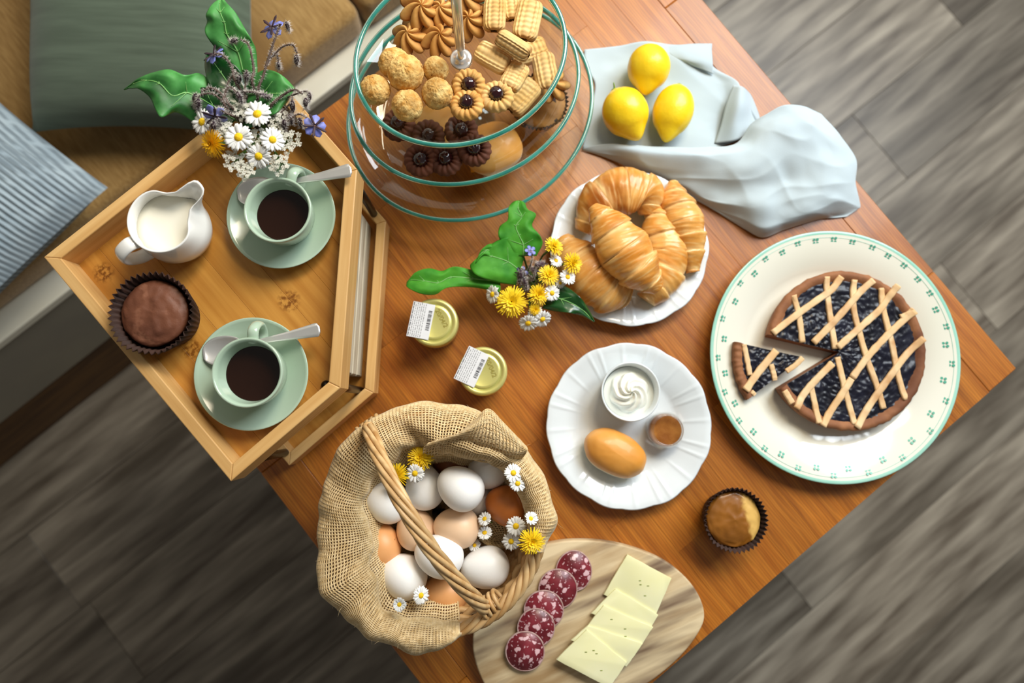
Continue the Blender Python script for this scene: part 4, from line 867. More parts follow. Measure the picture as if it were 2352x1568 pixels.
obj('base', lathe([(0.0001, .001), (.074, .001), (.075, .004), (.073, .006), (0.0001, .006)], 48), m_wick, basket)
for k in range(5):     # rope border of long rods
    n = 130; pts = []
    for i in range(n):
        t = 2 * pi * i / n; tw = 9 * t + 2 * pi * k / 5; R = .1000 + .0048 * cos(tw); pts.append((R * cos(t), R * sin(t), HR + .004 + .0048 * sin(tw)))
    obj('border_rod', tube(pts, .0030, 8, closed=True), m_wick, basket)
# arched handle of twisted rods, from the left rim to the lower right rim
ha = P(857, 992, HR + .004) - bc; hb = P(1132, 1398, HR + .004) - bc
ctl = [(851, 1010, .108), (848, 985, .150), (868, 1040, .185), (905, 1120, .207), (950, 1200, .213), (1003, 1278, .203), (1060, 1345, .176), (1105, 1388, .142), (1125, 1402, .108)]
hp = path([P(u, v, h) - bc for u, v, h in ctl], 110)
for k in range(6):
    pts = []
    for i, p in enumerate(hp):
        t = (hp[min(i + 1, 109)] - hp[max(i - 1, 0)]).normalized(); b = t.cross(Vector((.3, .2, 1))).normalized(); u_ = b.cross(t); tw = i * .115 + 2 * pi * k / 6
        R = .0041; pts.append(p + b * cos(tw) * R * 1.25 + u_ * sin(tw) * R * .8)
    obj('handle_rod', tube(pts, .0024, 8), m_wick, basket)
for c_, sgn in (((1128, 1385), 1), ((853, 985), -1)):     # lashings where the handle meets the border
    q = P(*c_, HR + .006) - bc; tq = Vector((-q.y, q.x, 0)).normalized(); qn = Vector((q.x, q.y, 0)).normalized()
    for k in range(4):
        cc_ = q + tq * (k - 1.5) * .0052; pts = [cc_ + qn * cos(a) * .0085 + Vector((0, 0, 1)) * sin(a) * .0085 + tq * (a - pi) * .0012 for a in [2 * pi * i / 24 for i in range(25)]]
        obj('lashing', tube(pts, .0021, 7), m_wick, basket)
# ---------------------------------------------------------------- burlap lining: a real open weave
def tab(d, pts):
    d %= 360; pts = sorted(pts); pts = pts + [(pts[0][0] + 360, pts[0][1])]
    if d < pts[0][0]: d += 360
    for (a, x), (b, y) in zip(pts, pts[1:]):
        if a <= d <= b: t = (d - a) / (b - a); t = t * t * (3 - 2 * t); return x + (y - x) * t
OUTR = [(75, 245), (95, 278), (130, 283), (180, 277), (225, 280), (250, 285), (275, 278), (305, 272), (330, 270), (0, 270), (12, 248)]
INR = [(76, 212), (92, 208), (117, 220), (144, 172), (165, 156), (182, 154), (200, 176), (215, 180), (232, 170), (253, 186), (270, 165), (290, 160), (309, 186), (330, 204), (356, 208), (11, 212)]
def burlap(n, m, a0, a1, seed=0):
    def fn(a, b):
        deg = a0 + (a1 - a0) * a; th = imgang(deg); s = S(HR + .02)
        ro, ri = tab(deg, OUTR) * s, tab(deg, INR) * s; mid = (ro + ri) / 2; hw = (ro - ri) / 2
        end = min(1, min(a, 1 - a) / 0.05); hw *= .55 + .45 * sqrt(end)
        top = HR + .020 + .010 * sin(radians(deg * 3 + 40)) * .5
        if b < .30: t = b / .30; r = ri + .002 - .034 * (1 - t) * (.5 + .5 * (1 - t)); z = .052 + (top - .014 - .052) * t ** .8
        else:
            t = (b - .30) / .70; ph = pi - t * pi * 1.28; r = mid + hw * cos(ph) ; z = top - .014 + .020 * sin(ph) if ph > 0 else top - .014 + .055 * sin(ph)
        p = Vector((r * cos(th), r * sin(th), z)); f = max(0, min(1, (b - .12) * 4))
        wr = nz((cos(th) * 3.2, sin(th) * 3.2, b * 2.2 + seed)) * .0055 + nz((cos(th) * 7, sin(th) * 7, b * 4 + 3)) * .0025
        # the big folded-over flap at the top right
        d = (deg - 298) / 30; fold = exp(-d * d) * (0.024 * sin((b - .34) * pi * 3.0) if .34 < b < .9 else 0); cre = -0.013 * exp(-((deg - 318 - (b - .4) * 26) / 6) ** 2) * (1 if .3 < b < .85 else .4) - .010 * exp(-((deg - 262 + (b - .4) * 60) / 8) ** 2) * max(0, min(1, (.75 - b) * 4)) * (b > .25)
        p.z += (fold + cre + wr) * f; p.x += wr * f * cos(th); p.y += wr * f * sin(th)
        return p
    return gridf(n, m, fn)
bl = obj('burlap_lining', burlap(172, 54, 76, 372), m_jute, loc=bc); tag(bl, 'open weave burlap cloth rolled over the egg basket rim', 'cloth')
md = bl.modifiers.new('weave', 'WIREFRAME'); md.thickness = .0021; md.use_even_offset = False; md.use_boundary = True; md.use_replace = True
FL = [[(972, 1050, 125), (1010, 1044, 130), (1060, 1047, 132), (1110, 1060, 130), (1160, 1060, 132), (1198, 1052, 135)],
      [(972, 1030, 146), (1015, 1020, 156), (1065, 1014, 161), (1115, 1024, 158), (1165, 1038, 153), (1206, 1042, 145)],
      [(985, 1018, 152), (1030, 1005, 166), (1075, 994, 173), (1120, 990, 173), (1165, 1008, 163), (1210, 1034, 148)],
      [(1000, 1012, 146), (1045, 1002, 164), (1088, 977, 176), (1122, 957, 178), (1160, 987, 165), (1210, 1030, 146)],
      [(1010, 1008, 138), (1055, 994, 154), (1095, 962, 165), (1122, 940, 166), (1156, 972, 155), (1208, 1026, 138)]]
fv_ = net([[P(u, v, h / 1000) - bc for u, v, h in r] for r in FL], 15, 30)
fp_ = obj('folded_flap', fv_, m_jute, bl); md = fp_.modifiers.new('weave', 'WIREFRAME'); md.thickness = .0019; md.use_even_offset = False
# lining that lies in the basket below the eggs
def floorc(a, b):
    th = 2 * pi * a; r = .078 * b; return (r * cos(th), r * sin(th), .046 + .012 * b * b + .004 * nz((r * cos(th) * 30, r * sin(th) * 30, 1)))
fc = obj('lining_floor', gridf(120, 26, floorc, wu=True), m_jute, bl)
md = fc.modifiers.new('weave', 'WIREFRAME'); md.thickness = .0018; md.use_even_offset = False
def lump(a, b):
    th = 2 * pi * a; return (.016 * sin(pi * b) * cos(th) * 1.2 + (b - .5) * .02, .013 * sin(pi * b) * sin(th) + (b - .5) * -.030, .016 * sin(pi * b) * (sin(th) * .4 + 1))
q = P(1140, 1225, .085) - bc
lp_ = obj('gathered_fold', xf(gridf(34, 24, lump, wu=True), Matrix.Translation((q.x, q.y, .068))), m_jute, bl); md = lp_.modifiers.new('weave', 'WIREFRAME'); md.thickness = .0015; md.use_even_offset = False
rs = random.Random(11); hs = []
bv, _f = burlap(172, 54, 76, 372)
for k in range(220):
    p = rs.choice(bv[len(bv) // 60:]); d = Vector((p.x, p.y, 0)).normalized() * .4 + Vector((rs.uniform(-1, 1), rs.uniform(-1, 1), rs.uniform(0, 1))); l = rs.uniform(.002, .006)
    hs.append(tube([p, p + d * l * .5, p + d * l + Vector((rs.uniform(-1, 1), rs.uniform(-1, 1), 0)) * l * .4], [.00018, .00015, .00006], 3))
obj('loose_fibres', merge(*hs), m_jute, bl, kind='stuff')
# ---------------------------------------------------------------- eggs
egg_mesh = {}
def egg(lab, u, v, h, ln, wd, deg, col, tilt=0.0):
    key = col
    mt = {'w': ('white_eggshell', '#f2f1ee', '#f5f4f2'), 'p': ('peach_eggshell', '#ebc49e', '#f0cdaa'), 'o': ('orange_eggshell', '#dc9c62', '#e4a86e'), 'b': ('brown_eggshell', '#b8682a', '#c67434'), 'd': ('dark_brown_eggshell', '#7a4527', '#87502f')}[col]
    m = pm(mt[0], mt[1], mt[2], rough=0.42, scale=30, sss=0.05, bump=0.06, bscale=500, c3=None if col in 'wp' else '#6b3a1a', s3=110, lo3=.72, hi3=.76)
    L, Wd = ln * S(h) / 2, wd * S(h) / 2
    def fn(d):
        x = d.z; k = 1 + .13 * x; q = sqrt(max(0, 1 - x * x)); s = 1 / max(1e-6, sqrt(d.x * d.x + d.y * d.y)); return Vector((-x * L, d.x * s * q * Wd / k * 1.0, d.y * s * q * Wd / k))
    o = obj('egg', ball(32, 22, fn), m, loc=P(u, v, h)); o.rotation_euler = (0, tilt, -radians(deg)); return tag(o, lab, 'egg', 'eggs in the basket')
E_ = [('white egg under the handle on the left side', 888, 1152, .098, 104, 92, 20, 'w'), ('white egg below the dandelion and daisy', 975, 1118, .098, 104, 86, 80, 'w'), ('white egg resting highest, tilted on the others', 1057, 1120, .122, 112, 96, 35, 'w'),
      ('white egg tucked under the burlap fold at the back', 1122, 1072, .095, 98, 90, 100, 'w'), ('dark brown egg almost hidden under the burlap fold', 1040, 1058, .078, 96, 88, 10, 'd'), ('glossy reddish brown egg beside the right daisies', 1166, 1160, .100, 104, 92, 20, 'b'),
      ('peach egg in the middle of the basket', 1048, 1211, .100, 104, 92, 5, 'p'), ('peach egg under the basket handle', 955, 1214, .092, 96, 88, 70, 'p'), ('orange tan egg at the left, half covered by burlap', 876, 1250, .090, 98, 86, 80, 'o'),
      ('white egg crossed by the basket handle', 1008, 1276, .110, 112, 94, 20, 'w'), ('white egg at the lower left above two daisies', 925, 1322, .094, 110, 98, 25, 'w'), ('white egg at the lower right by the bare rim', 1114, 1303, .098, 110, 92, -8, 'w'),
      ('orange tan egg at the bottom under the handle', 1022, 1361, .080, 104, 84, 10, 'o'), ('white egg showing only a sliver beneath the highest egg', 1085, 1136, .072, 96, 86, 20, 'w')]
for lab, u, v, h, ln, wd, dg, c in E_: egg(lab, u, v, h, ln, wd, dg, c)
# ================================================================ flowers
m_petal = pm('white_petal', '#eeeeea', '#f4f3f0', rough=0.55, scale=40, sss=0.1)
m_disc = pm('yellow_daisy_disc', '#e6b400', '#f4cf10', rough=0.7, scale=500, bump=0.8, bscale=900, bdist=.0006)
m_dand = pm('dandelion_yellow', '#f8cc08', '#fde02a', rough=0.55, scale=60)
m_dand2 = pm('dandelion_orange_yellow', '#eeb004', '#f6c60c', rough=0.55, scale=60)
m_stem = pm('green_stem', '#4c6b2a', '#5f8136', rough=0.6, scale=60)
m_bstem = pm('purple_brown_stem', '#4a3a33', '#5d4a40', rough=0.6, scale=60)
m_bpet = pm('borage_blue_petal', '#6d76c8', '#9096da', rough=0.5, scale=60)
m_sepal = pm('dark_purple_sepal', '#33222c', '#46303a', rough=0.6, scale=80)
m_hair = pm('pale_plant_hair', '#cfc6c0', '#ded6d0', rough=0.7, scale=60)
m_umb = pm('cream_floret', '#dcdacb', '#e8e6da', rough=0.6, scale=60)
m_leafl = pm('green_leaf', '#1c541f', '#4f9f4c', rough=0.5, scale=34, detail=5, coat=0.0, bump=0.3, bscale=60)
m_leafd = pm('dark_green_leaf', '#0e3a12', '#1c5220', rough=0.3, scale=20, coat=0.3, bump=0.1, bscale=60)
m_leafb = pm('bright_green_leaf', '#2c7a1a', '#4d9a2c', rough=0.6, scale=40, coat=0.0, spec=0.3, bump=0.4, bscale=90)
m_vein = pm('pale_leaf_vein', '#6fa85a', '#7fb568', rough=0.5, scale=60)
def strip(M, base, az, l, wd, el, cup=0.2, seg=4, tip=0.3, zc=0):
    'petal: starts at radius base in direction az, length l, elevation el'
    V = []; d = Vector((cos(az), sin(az), 0)); s = Vector((-sin(az), cos(az), 0))
    for i in range(seg + 1):
        t = i / seg; w_ = wd / 2 * (0.55 + 0.45 * sin(pi * min(1, t * 1.25) * .5)) * (1 if t < .8 else 1 - (t - .8) / .2 * (1 - tip)); e = el - cup * t
        p = d * (base + l * t * cos(e)) + Vector((0, 0, zc + l * t * sin(e))); lift = Vector((0, 0, .12 * wd))
        V += [M @ (p - s * w_ + lift), M @ p, M @ (p + s * w_ + lift)]
    F = []
    for i in range(seg):
        a = i * 3; F += [(a, a + 3, a + 4, a + 1), (a + 1, a + 4, a + 5, a + 2)]
    return V, F
def head_frame(c, tilt):
    n = Vector((tilt[0], tilt[1], 1)).normalized(); R = frame(n).to_4x4(); return Matrix.Translation(c) @ R, n
def stem_to(t, c, n, foot, r=.0009, mat=None, base=None):
    if foot is None: pts = [c - n * .001, c - n * .006, c - n * .012 + Vector((0.002, .001, -.002))]
    else: pts = [c - n * .001, c - n * (c - foot).length * .3, (c - n * (c - foot).length * .3) * .45 + foot * .55 , foot]
    pp = path([Vector(p) for p in pts], 14); return obj('stem', tube(pp, r, 6), mat or m_stem, t, rel=base)
def daisy(lab, u, v, h, rpx, tilt=(0, 0), foot=None, grp=None, n=24, seed=0, disc=.30, close=0.0):
    c = P(u, v, h); r = rpx * S(h); M, nn_ = head_frame(c, tilt); b = foot.copy() if foot else c - nn_ * .008
    t = thing('daisy', lab, 'flower', b, 0, grp); rs = random.Random(seed + u); ps = []
    for k in range(n):
        ps.append(strip(M, r * .18, 2 * pi * k / n + rs.uniform(-.07, .07), r * rs.uniform(.74, .86), r * .26, .16 + close + rs.uniform(-.1, .14) + (.10 if k % 2 else 0), .22, zc=-.0004))
    obj('petals', merge(*ps), m_petal, t, rel=b, kind='stuff', solid=.00025)
    obj('disc', xf(ball(20, 12, lambda d: Vector((d.x * r * disc, d.y * r * disc, (d.z if d.z > 0 else d.z * .5) * r * .20))), M), m_disc, t, rel=b)
    obj('calyx', xf(lathe([(0.0001, -r * .22), (r * .16, -r * .18), (r * .24, -r * .02), (r * .1, 0)], 14), M), m_stem, t, rel=b)
    stem_to(t, c - nn_ * r * .2, nn_, foot, .0008, None, b); return t
def dandelion(lab, u, v, h, rpx, tilt=(0, 0), foot=None, grp=None, seed=0, mat=None, open_=1.0):
    c = P(u, v, h); r = rpx * S(h); M, nn_ = head_frame(c, tilt); b = foot.copy() if foot else c - nn_ * .010
    t = thing('dandelion', lab, 'flower', b, 0, grp); rs = random.Random(seed + u); ps = []
    for ly, (cnt, l, e) in enumerate(((40, .98, .06), (38, .86, .28), (32, .66, .55), (26, .44, .9), (16, .26, 1.3))):
        for k in range(cnt):
            ps.append(strip(M, r * .04, 2 * pi * (k + .5 * ly) / cnt + rs.uniform(-.09, .09), r * l * rs.uniform(.86, 1.06), r * .085, (e + (1 - open_) * .6) + rs.uniform(-.1, .1), .15, 3, .6, zc=.0008 * ly))
    obj('petals', merge(*ps), mat or m_dand, t, rel=b, kind='stuff')
    obj('calyx', xf(lathe([(0.0001, -r * .55), (r * .2, -r * .5), (r * .30, -r * .2), (r * .26, .0005), (r * .1, .001)], 16), M), m_stem, t, rel=b)
    stem_to(t, c - nn_ * r * .5, nn_, foot, .0012, None, b); return t
def hairs(pts, rad, ln, cnt, seed, bias=None):
    rs = random.Random(seed); out = []
    for k in range(cnt):
        i = rs.randrange(len(pts) - 1); p = pts[i] + (pts[i + 1] - pts[i]) * rs.random(); t = (pts[i + 1] - pts[i]).normalized(); d = Vector((rs.gauss(0, 1), rs.gauss(0, 1), rs.gauss(0, 1))); d = (d - t * d.dot(t)).normalized(); l = ln * rs.uniform(.6, 1.2); s = d.orthogonal().normalized() * .00013; q = p + d * rad * .8
        n0 = d.cross(s).normalized() * .00013
        out.append(([q + s, q - s * .5 + n0, q - s * .5 - n0, q + d * l], [(0, 1, 3), (1, 2, 3), (2, 0, 3)]))
    return merge(*out)
def borage(lab, grp, main, branches, buds, flowers, foot, r=.0012, seed=1):
    'main/branches: lists of (u, v, h); buds: (u, v, h, dirpx, len); flowers: (u, v, h, rpx, tilt, back)'
    pm_ = path([foot] + [P(*p) for p in main], 26); t = thing('borage_stem', lab, 'flower', foot, 0, grp)
    obj('stem', tube(pm_, [r * (1.2 - .5 * i / 25) for i in range(26)], 7), m_bstem, t, rel=foot); hh = [hairs(pm_, r, .0028, 300, seed)]
    for br in branches:
        pb = path([P(*p) for p in br], 18); obj('branch', tube(pb, r * .68, 6), m_bstem, t, rel=foot); hh.append(hairs(pb, r * .6, .0026, 180, seed + 1))
    for (u, v, h, dx, dy, l) in buds:
        c = P(u, v, h); d = (P(u + dx, v + dy, h - .004) - c).normalized(); R = Matrix.Translation(c) @ frame(d).to_4x4(); k = l / 2
        bud = obj('bud', xf(merge(*[gridf(5, 10, lambda a, b, j=j: ((.30 * k * sin(pi * b ** .7) + .02 * k) * cos(2 * pi * (j + a) / 5) * (1 + .1 * sin(pi * a)), (.30 * k * sin(pi * b ** .7) + .02 * k) * sin(2 * pi * (j + a) / 5) * (1 + .1 * sin(pi * a)), -k + 2 * k * b)) for j in range(5)]), R), m_sepal, t, rel=foot)
        sp = [c + d * (-k + 2 * k * i / 8) for i in range(9)]; hh.append(hairs(sp, .26 * k, .0034, 170, seed + int(u)))
    for (u, v, h, rp, tilt, back) in flowers:
        c = P(u, v, h); rr = rp * S(h); M, nn_ = head_frame(c, tilt); ps, ss = [], []
        for k in range(5):
            az = 2 * pi * k / 5 + u * .1; ps.append(strip(M, rr * .06, az, rr * .95, rr * .62, -.15 if back else .15, .1, 5, .05)); ss.append(strip(M, rr * .04, az + pi / 5, rr * 1.02, rr * .22, .12 if back else -.2, -.05, 5, .05, zc=.0010 if back else -.0012))
        f_ = obj('blossom', merge(*ps), m_bpet, t, rel=foot, label='violet blue star blossom', solid=.0003); obj('sepals', merge(*ss), m_sepal, t, rel=foot, solid=.0005)
        hh.append(hairs([c, c + nn_ * .0015, c], rr * .2, .003, 40, seed + 7))
    obj('hairs', merge(*hh), m_hair, t, rel=foot, kind='stuff', label='fine pale hairs'); return t
def umbel(lab, u, v, h, rpx, foot, grp, cnt=16, seed=0, fl=11):
    c = P(u, v, h); R = rpx * S(h); t = thing('cow_parsley', lab, 'flower', foot, 0, grp); rs = random.Random(seed); fv, st_ = [], []
    for k in range(cnt):
        a = k * 2.399; q = R * sqrt((k + .5) / cnt); cc_ = c + Vector((q * cos(a), q * sin(a), rs.uniform(-.003, .003) - q * .3)); st_.append(tube(path([c + (foot - c) * .35, c + (cc_ - c) * .6 - Vector((0, 0, .006)), cc_], 6), .00035, 4))
        for j in range(fl):
            b = j * 2.399; s = R * .21 * sqrt((j + .5) / fl); p = cc_ + Vector((s * cos(b), s * sin(b), rs.uniform(0, .0010))); z0 = rs.random() * 6
            for g in range(5):
                az = 2 * pi * g / 5 + z0; w_ = .00048; e = Vector((cos(az), sin(az), .15)); f_ = Vector((-sin(az), cos(az), 0)); fv.append(([p, p + e * w_ - f_ * w_ * .55, p + e * w_ * 1.9, p + e * w_ + f_ * w_ * .55], [(0, 1, 2, 3)]))
    obj('florets', merge(*fv), m_umb, t, rel=foot, kind='stuff', label='clusters of tiny white florets'); obj('rays', merge(*st_), m_stem, t, rel=foot, kind='stuff'); obj('stem', tube(path([foot, foot + (c - foot) * .3, c + (foot - c) * .35], 10), .0009, 6), m_stem, t, rel=foot); return t
def leaf(lab, left, right, hs, foot, mat, grp=None, curl=.004, crease=.004, name='leaf', seed=0):
    'left/right: pixel outline from base to tip; hs: heights from base to tip'
    n = len(left); rows = []
    for i in range(n):
        t_ = i / (n - 1); h = cr(hs, t_); l, r = left[i], right[i]; row = []
        for q in range(7):
            x = q / 6; e = abs(2 * x - 1); row.append(P(l[0] + (r[0] - l[0]) * x, l[1] + (r[1] - l[1]) * x, h + crease * e ** 1.2 - curl * e ** 4 * (1 + .8 * sin(i * 2.4 + q))))
        rows.append(row)
    t = thing(name, lab, 'leaf', foot, 0, grp); v, f = net(rows, 44, 25)
    v = [p + Vector((0, 0, .0009 * nz(p, 110, seed))) for p in v]
    obj('blade', (v, f), mat, t, rel=foot, solid=.0005)
    mid = path([r[3] for r in rows], 30); up = Vector((0, 0, .0003)); obj('midrib', tube([p + up for p in mid], [.0008 - .0006 * k / 29 for k in range(30)], 6), m_vein, t, rel=foot)
    vs = []
    for i in range(1, n - 1):
        for sgn in (0, 6): vs.append(tube([p + Vector((0, 0, .0005)) for p in path([rows[i][3], rows[i][3] * .4 + rows[min(i + 1, n - 1)][sgn] * .6], 8)], [.00045 - .00004 * k for k in range(8)], 4))
    obj('veins', merge(*vs), m_vein, t, rel=foot, kind='stuff')
    obj('stem', tube(path([rows[0][3], (rows[0][3] * .4 + foot * .6) + Vector((0, 0, .004)), foot], 12), .0012, 6), m_stem, t, rel=foot); return t
def vase(lab, base, R, H, cat='vase'):
    t = thing('glass_vase', lab, cat, base); obj('glass', lathe([(0.0001, 0), (R * .9, 0), (R, .004), (R, H * .6), (R * .78, H * .82), (R * .8, H), (R * .74, H), (R * .72, H * .82), (R * .92, H * .58), (R * .92, .006), (0.0001, .004)], 48), glass_mat('vase_glass', (.9, .94, .92)), t)
    return t
# ---------------------------------------------------------------- bouquet on the corner shelf
vb = P(628, 318, FH); VH = .034; vase('small clear glass vase under the borage bouquet on the shelf', vb, .017, VH)
rsf = random.Random(2)
def foot1(): return vb + Vector((rsf.uniform(-.006, .006), rsf.uniform(-.006, .006), .008))
G1 = 'bouquet on the corner shelf'; h0 = FH + .052
leaf('large green leaf pointing left out of the shelf bouquet', [(448, 282), (405, 258), (368, 268), (345, 225), (320, 205), (302, 203), (286, 207)], [(482, 182), (455, 168), (425, 172), (390, 160), (355, 165), (315, 182), (285, 206)], [h0 - .01, h0 + .004, h0 + .008, h0 - .004], foot1(), m_leafl)
leaf('tall green leaf pointing up to the top picture edge', [(528, 170), (505, 125), (472, 78), (476, 50), (473, 32), (488, 10), (506, -4)], [(592, 172), (588, 115), (572, 82), (556, 55), (540, 28), (522, 8), (510, -5)], [h0 - .01, h0 + .002, h0 + .008, h0 + .002], foot1(), m_leafl, seed=3)
leaf('broad green leaf behind the right borage buds', [(560, 262), (598, 270), (630, 262), (655, 240), (672, 212)], [(582, 172), (612, 160), (640, 168), (662, 186), (678, 204)], [h0 - .008, h0, h0 - .004], foot1(), m_leafl, seed=5)
leaf('dark wrinkled leaf behind the blue borage flower', [(548, 272), (505, 232), (478, 188), (470, 150), (474, 126)], [(592, 240), (570, 190), (540, 150), (505, 128), (478, 124)], [h0 - .012, h0 - .006, h0 - .008], foot1(), m_leafd, seed=6)
leaf('dark shaded leaf at the left heart of the shelf bouquet', [(520, 300), (470, 275), (440, 245), (430, 222)], [(560, 250), (510, 212), (468, 200), (436, 214)], [h0 - .014, h0 - .008, h0 - .010], foot1(), m_leafd, seed=7)
leaf('dark leaf between borage stems in the bouquet centre', [(560, 300), (540, 250), (535, 210), (548, 165)], [(640, 270), (632, 230), (615, 190), (560, 160)], [h0 - .016, h0 - .010, h0 - .010], foot1(), m_leafd, seed=8)
borage('tall borage stem with a blue star flower at the top right', G1, [(592, 225, h0 - .002), (606, 170, h0 + .004), (626, 105, h0 + .008), (644, 55, h0 + .010)], [[(627, 130, h0 + .005), (648, 108, h0 + .008), (672, 103, h0 + .008), (682, 122, h0 + .006)], [(612, 150, h0 + .004), (632, 120, h0), (640, 140, h0)]],
       [(681, 139, h0 + .005, 0, 10, .0125), (661, 62, h0 + .009, 3, 10, .011), (640, 152, h0, 1, 9, .010)], [(626, 64, h0 + .006, 29, (-.3, .2), True)], foot1(), seed=1)
borage('hooked borage bud stem over the tall leaf', G1, [(582, 200, h0), (583, 160, h0 + .004), (572, 105, h0 + .007), (552, 90, h0 + .007)], [], [(536, 94, h0 + .005, -10, 3, .0115)], [], foot1(), seed=2)
borage('borage stem with a blue flower left of the tall leaf', G1, [(548, 200, h0), (532, 152, h0 + .004), (510, 126, h0 + .006), (494, 124, h0 + .006)], [], [], [(492, 126, h0 + .003, 27, (-.5, .5), True)], foot1(), seed=3)
borage('borage stem with drooping hairy buds on the left', G1, [(535, 250, h0 + .002), (515, 222, h0 + .006), (485, 202, h0 + .007), (462, 212, h0 + .006)], [[(518, 240, h0 + .004), (490, 216, h0 + .008), (462, 218, h0 + .008), (452, 232, h0 + .006)]],
       [(455, 240, h0 + .004, 0, 10, .013), (447, 226, h0 + .002, -3, 10, .012), (452, 246, h0, 4, 10, .011)], [], foot1(), seed=4)
borage('borage stem with buds hanging above the centre daisies', G1, [(522, 250, h0 + .004), (517, 215, h0 + .007), (528, 200, h0 + .008), (542, 212, h0 + .007)], [[(560, 240, h0), (563, 205, h0 + .003), (566, 160, h0 + .006)], [(560, 210, h0 + .004), (585, 212, h0 + .005), (602, 218, h0 + .005)], [(545, 165, h0), (530, 180, h0), (520, 198, h0)]],
       [(551, 226, h0 + .006, 4, 10, .0135), (566, 178, h0 + .006, 0, 10, .0125), (611, 221, h0 + .005, 10, 4, .013), (548, 185, h0 + .003, -2, 10, .013)], [], foot1(), seed=5)
borage('borage stem with many buds and a flower at the right', G1, [(620, 250, h0), (645, 222, h0 + .004), (675, 206, h0 + .007), (695, 216, h0 + .006)], [[(660, 224, h0 + .002), (690, 212, h0 + .003), (705, 210, h0 + .003), (712, 218, h0 + .002)], [(640, 265, h0), (668, 235, h0 + .003), (672, 222, h0 + .004)], [(655, 285, h0), (685, 262, h0 + .003), (712, 275, h0 + .004)], [(640, 290, h0 - .002), (660, 262, h0), (655, 270, h0)]],
       [(702, 238, h0 + .004, 0, 10, .0125), (710, 225, h0 + .002, -1, 10, .0115), (672, 246, h0 + .003, 1, 10, .014), (652, 288, h0, -1, 10, .013), (668, 276, h0 - .002, 3, 10, .012), (690, 283, h0 - .002, 2, 10, .012)], [(723, 289, h0 + .004, 28, (.4, -.2), True)], foot1(), seed=6)
borage('borage stem with a blue flower seen side on over a daisy', G1, [(525, 262, h0 + .004), (508, 250, h0 + .009), (496, 252, h0 + .010)], [], [(490, 293, h0 + .004, 0, 10, .0135), (500, 282, h0 + .003, 2, 10, .012)], [(494, 266, h0 + .007, 29, (0.1, -1.9), True)], foot1(), seed=7)
hd = h0 + .006
for a in [('daisy facing up at the back of the shelf bouquet', 591, 262, hd + .003, 34, (0, .1)), ('daisy facing up in the front middle of the shelf bouquet', 548, 315, hd + .002, 34, (0, -.1)), ('daisy tilted right in the shelf bouquet', 626, 321, hd - .001, 29, (.45, -.1)),
          ('lowest daisy of the shelf bouquet, tilted toward the cup', 594, 359, hd - .004, 30, (.05, -.5)), ('daisy at the left below the side on borage flower', 464, 280, hd - .006, 31, (-.45, -.1))]:
    daisy(a[0], a[1], a[2], a[3], a[4], a[5], foot1(), G1)
dandelion('orange yellow dandelion at the left edge of the shelf bouquet', 490, 330, hd - .003, 34, (-.5, -.45), foot1(), G1, mat=m_dand2)
for i, a in enumerate([(534, 366, 25, 'cow parsley umbel below the dandelion'), (562, 390, 22, 'lowest cow parsley umbel near the coffee cup'), (637, 374, 24, 'cow parsley umbel beside the cup handle'), (660, 322, 30, 'cow parsley umbel at the right of the daisies'), (592, 318, 28, 'cow parsley umbel between three daisies'), (636, 274, 26, 'cow parsley umbel right of the back daisy'), (510, 296, 22, 'cow parsley umbel above the dandelion'), (553, 250, 22, 'cow parsley umbel above the back daisy')]):
    umbel(a[3], a[0], a[1], hd - .005, a[2], foot1(), G1, 17, i)
# ---------------------------------------------------------------- posy on the table
vb2 = P(1216, 640, .0003); vase('small clear glass vase under the dandelion posy on the table', vb2, .018, .042)
def foot2(): return vb2 + Vector((rsf.uniform(-.007, .007), rsf.uniform(-.007, .007), .008))
G2 = 'posy on the tabletop'; k0 = .060
leaf('lobed bright green leaf pointing up over the stand rim', [(1172, 588), (1158, 565), (1145, 542), (1148, 520), (1166, 505), (1168, 478), (1178, 464), (1190, 460)], [(1232, 588), (1246, 560), (1240, 540), (1222, 518), (1231, 492), (1212, 480), (1205, 466), (1194, 460)], [k0, k0 + .008, k0 + .010, k0 + .004], foot2(), m_leafb, seed=11)
leaf('long bright green leaf pointing left above the jam jars', [(1150, 672), (1090, 660), (1030, 660), (1000, 676), (965, 674), (936, 660), (934, 650)], [(1148, 620), (1090, 620), (1045, 612), (1015, 622), (985, 616), (955, 625), (934, 648)], [k0 - .006, k0, k0 + .002, k0 - .004], foot2(), m_leafb, seed=12)
leaf('rounded green leaf folded in the middle of the posy', [(1185, 655), (1140, 648), (1095, 632), (1080, 610), (1100, 592)], [(1205, 590), (1195, 555), (1165, 545), (1130, 560), (1105, 588)], [k0 - .004, k0 + .006, k0 + .002], foot2(), m_leafb, seed=13)
leaf('small upright leaf at the left of the posy', [(1125, 596), (1110, 588), (1095, 600), (1090, 610)], [(1142, 565), (1125, 560), (1105, 575), (1092, 606)], [k0 + .004, k0 + .008, k0 + .004], foot2(), m_leafb, seed=14)
leaf('glossy dark leaf pointing down right across the croissant plate', [(1245, 708), (1275, 715), (1305, 718), (1335, 725), (1364, 739)], [(1268, 652), (1300, 658), (1330, 680), (1350, 706), (1366, 738)], [k0 - .004, k0 + .004, k0 - .004], foot2(), m_leafd, seed=15)
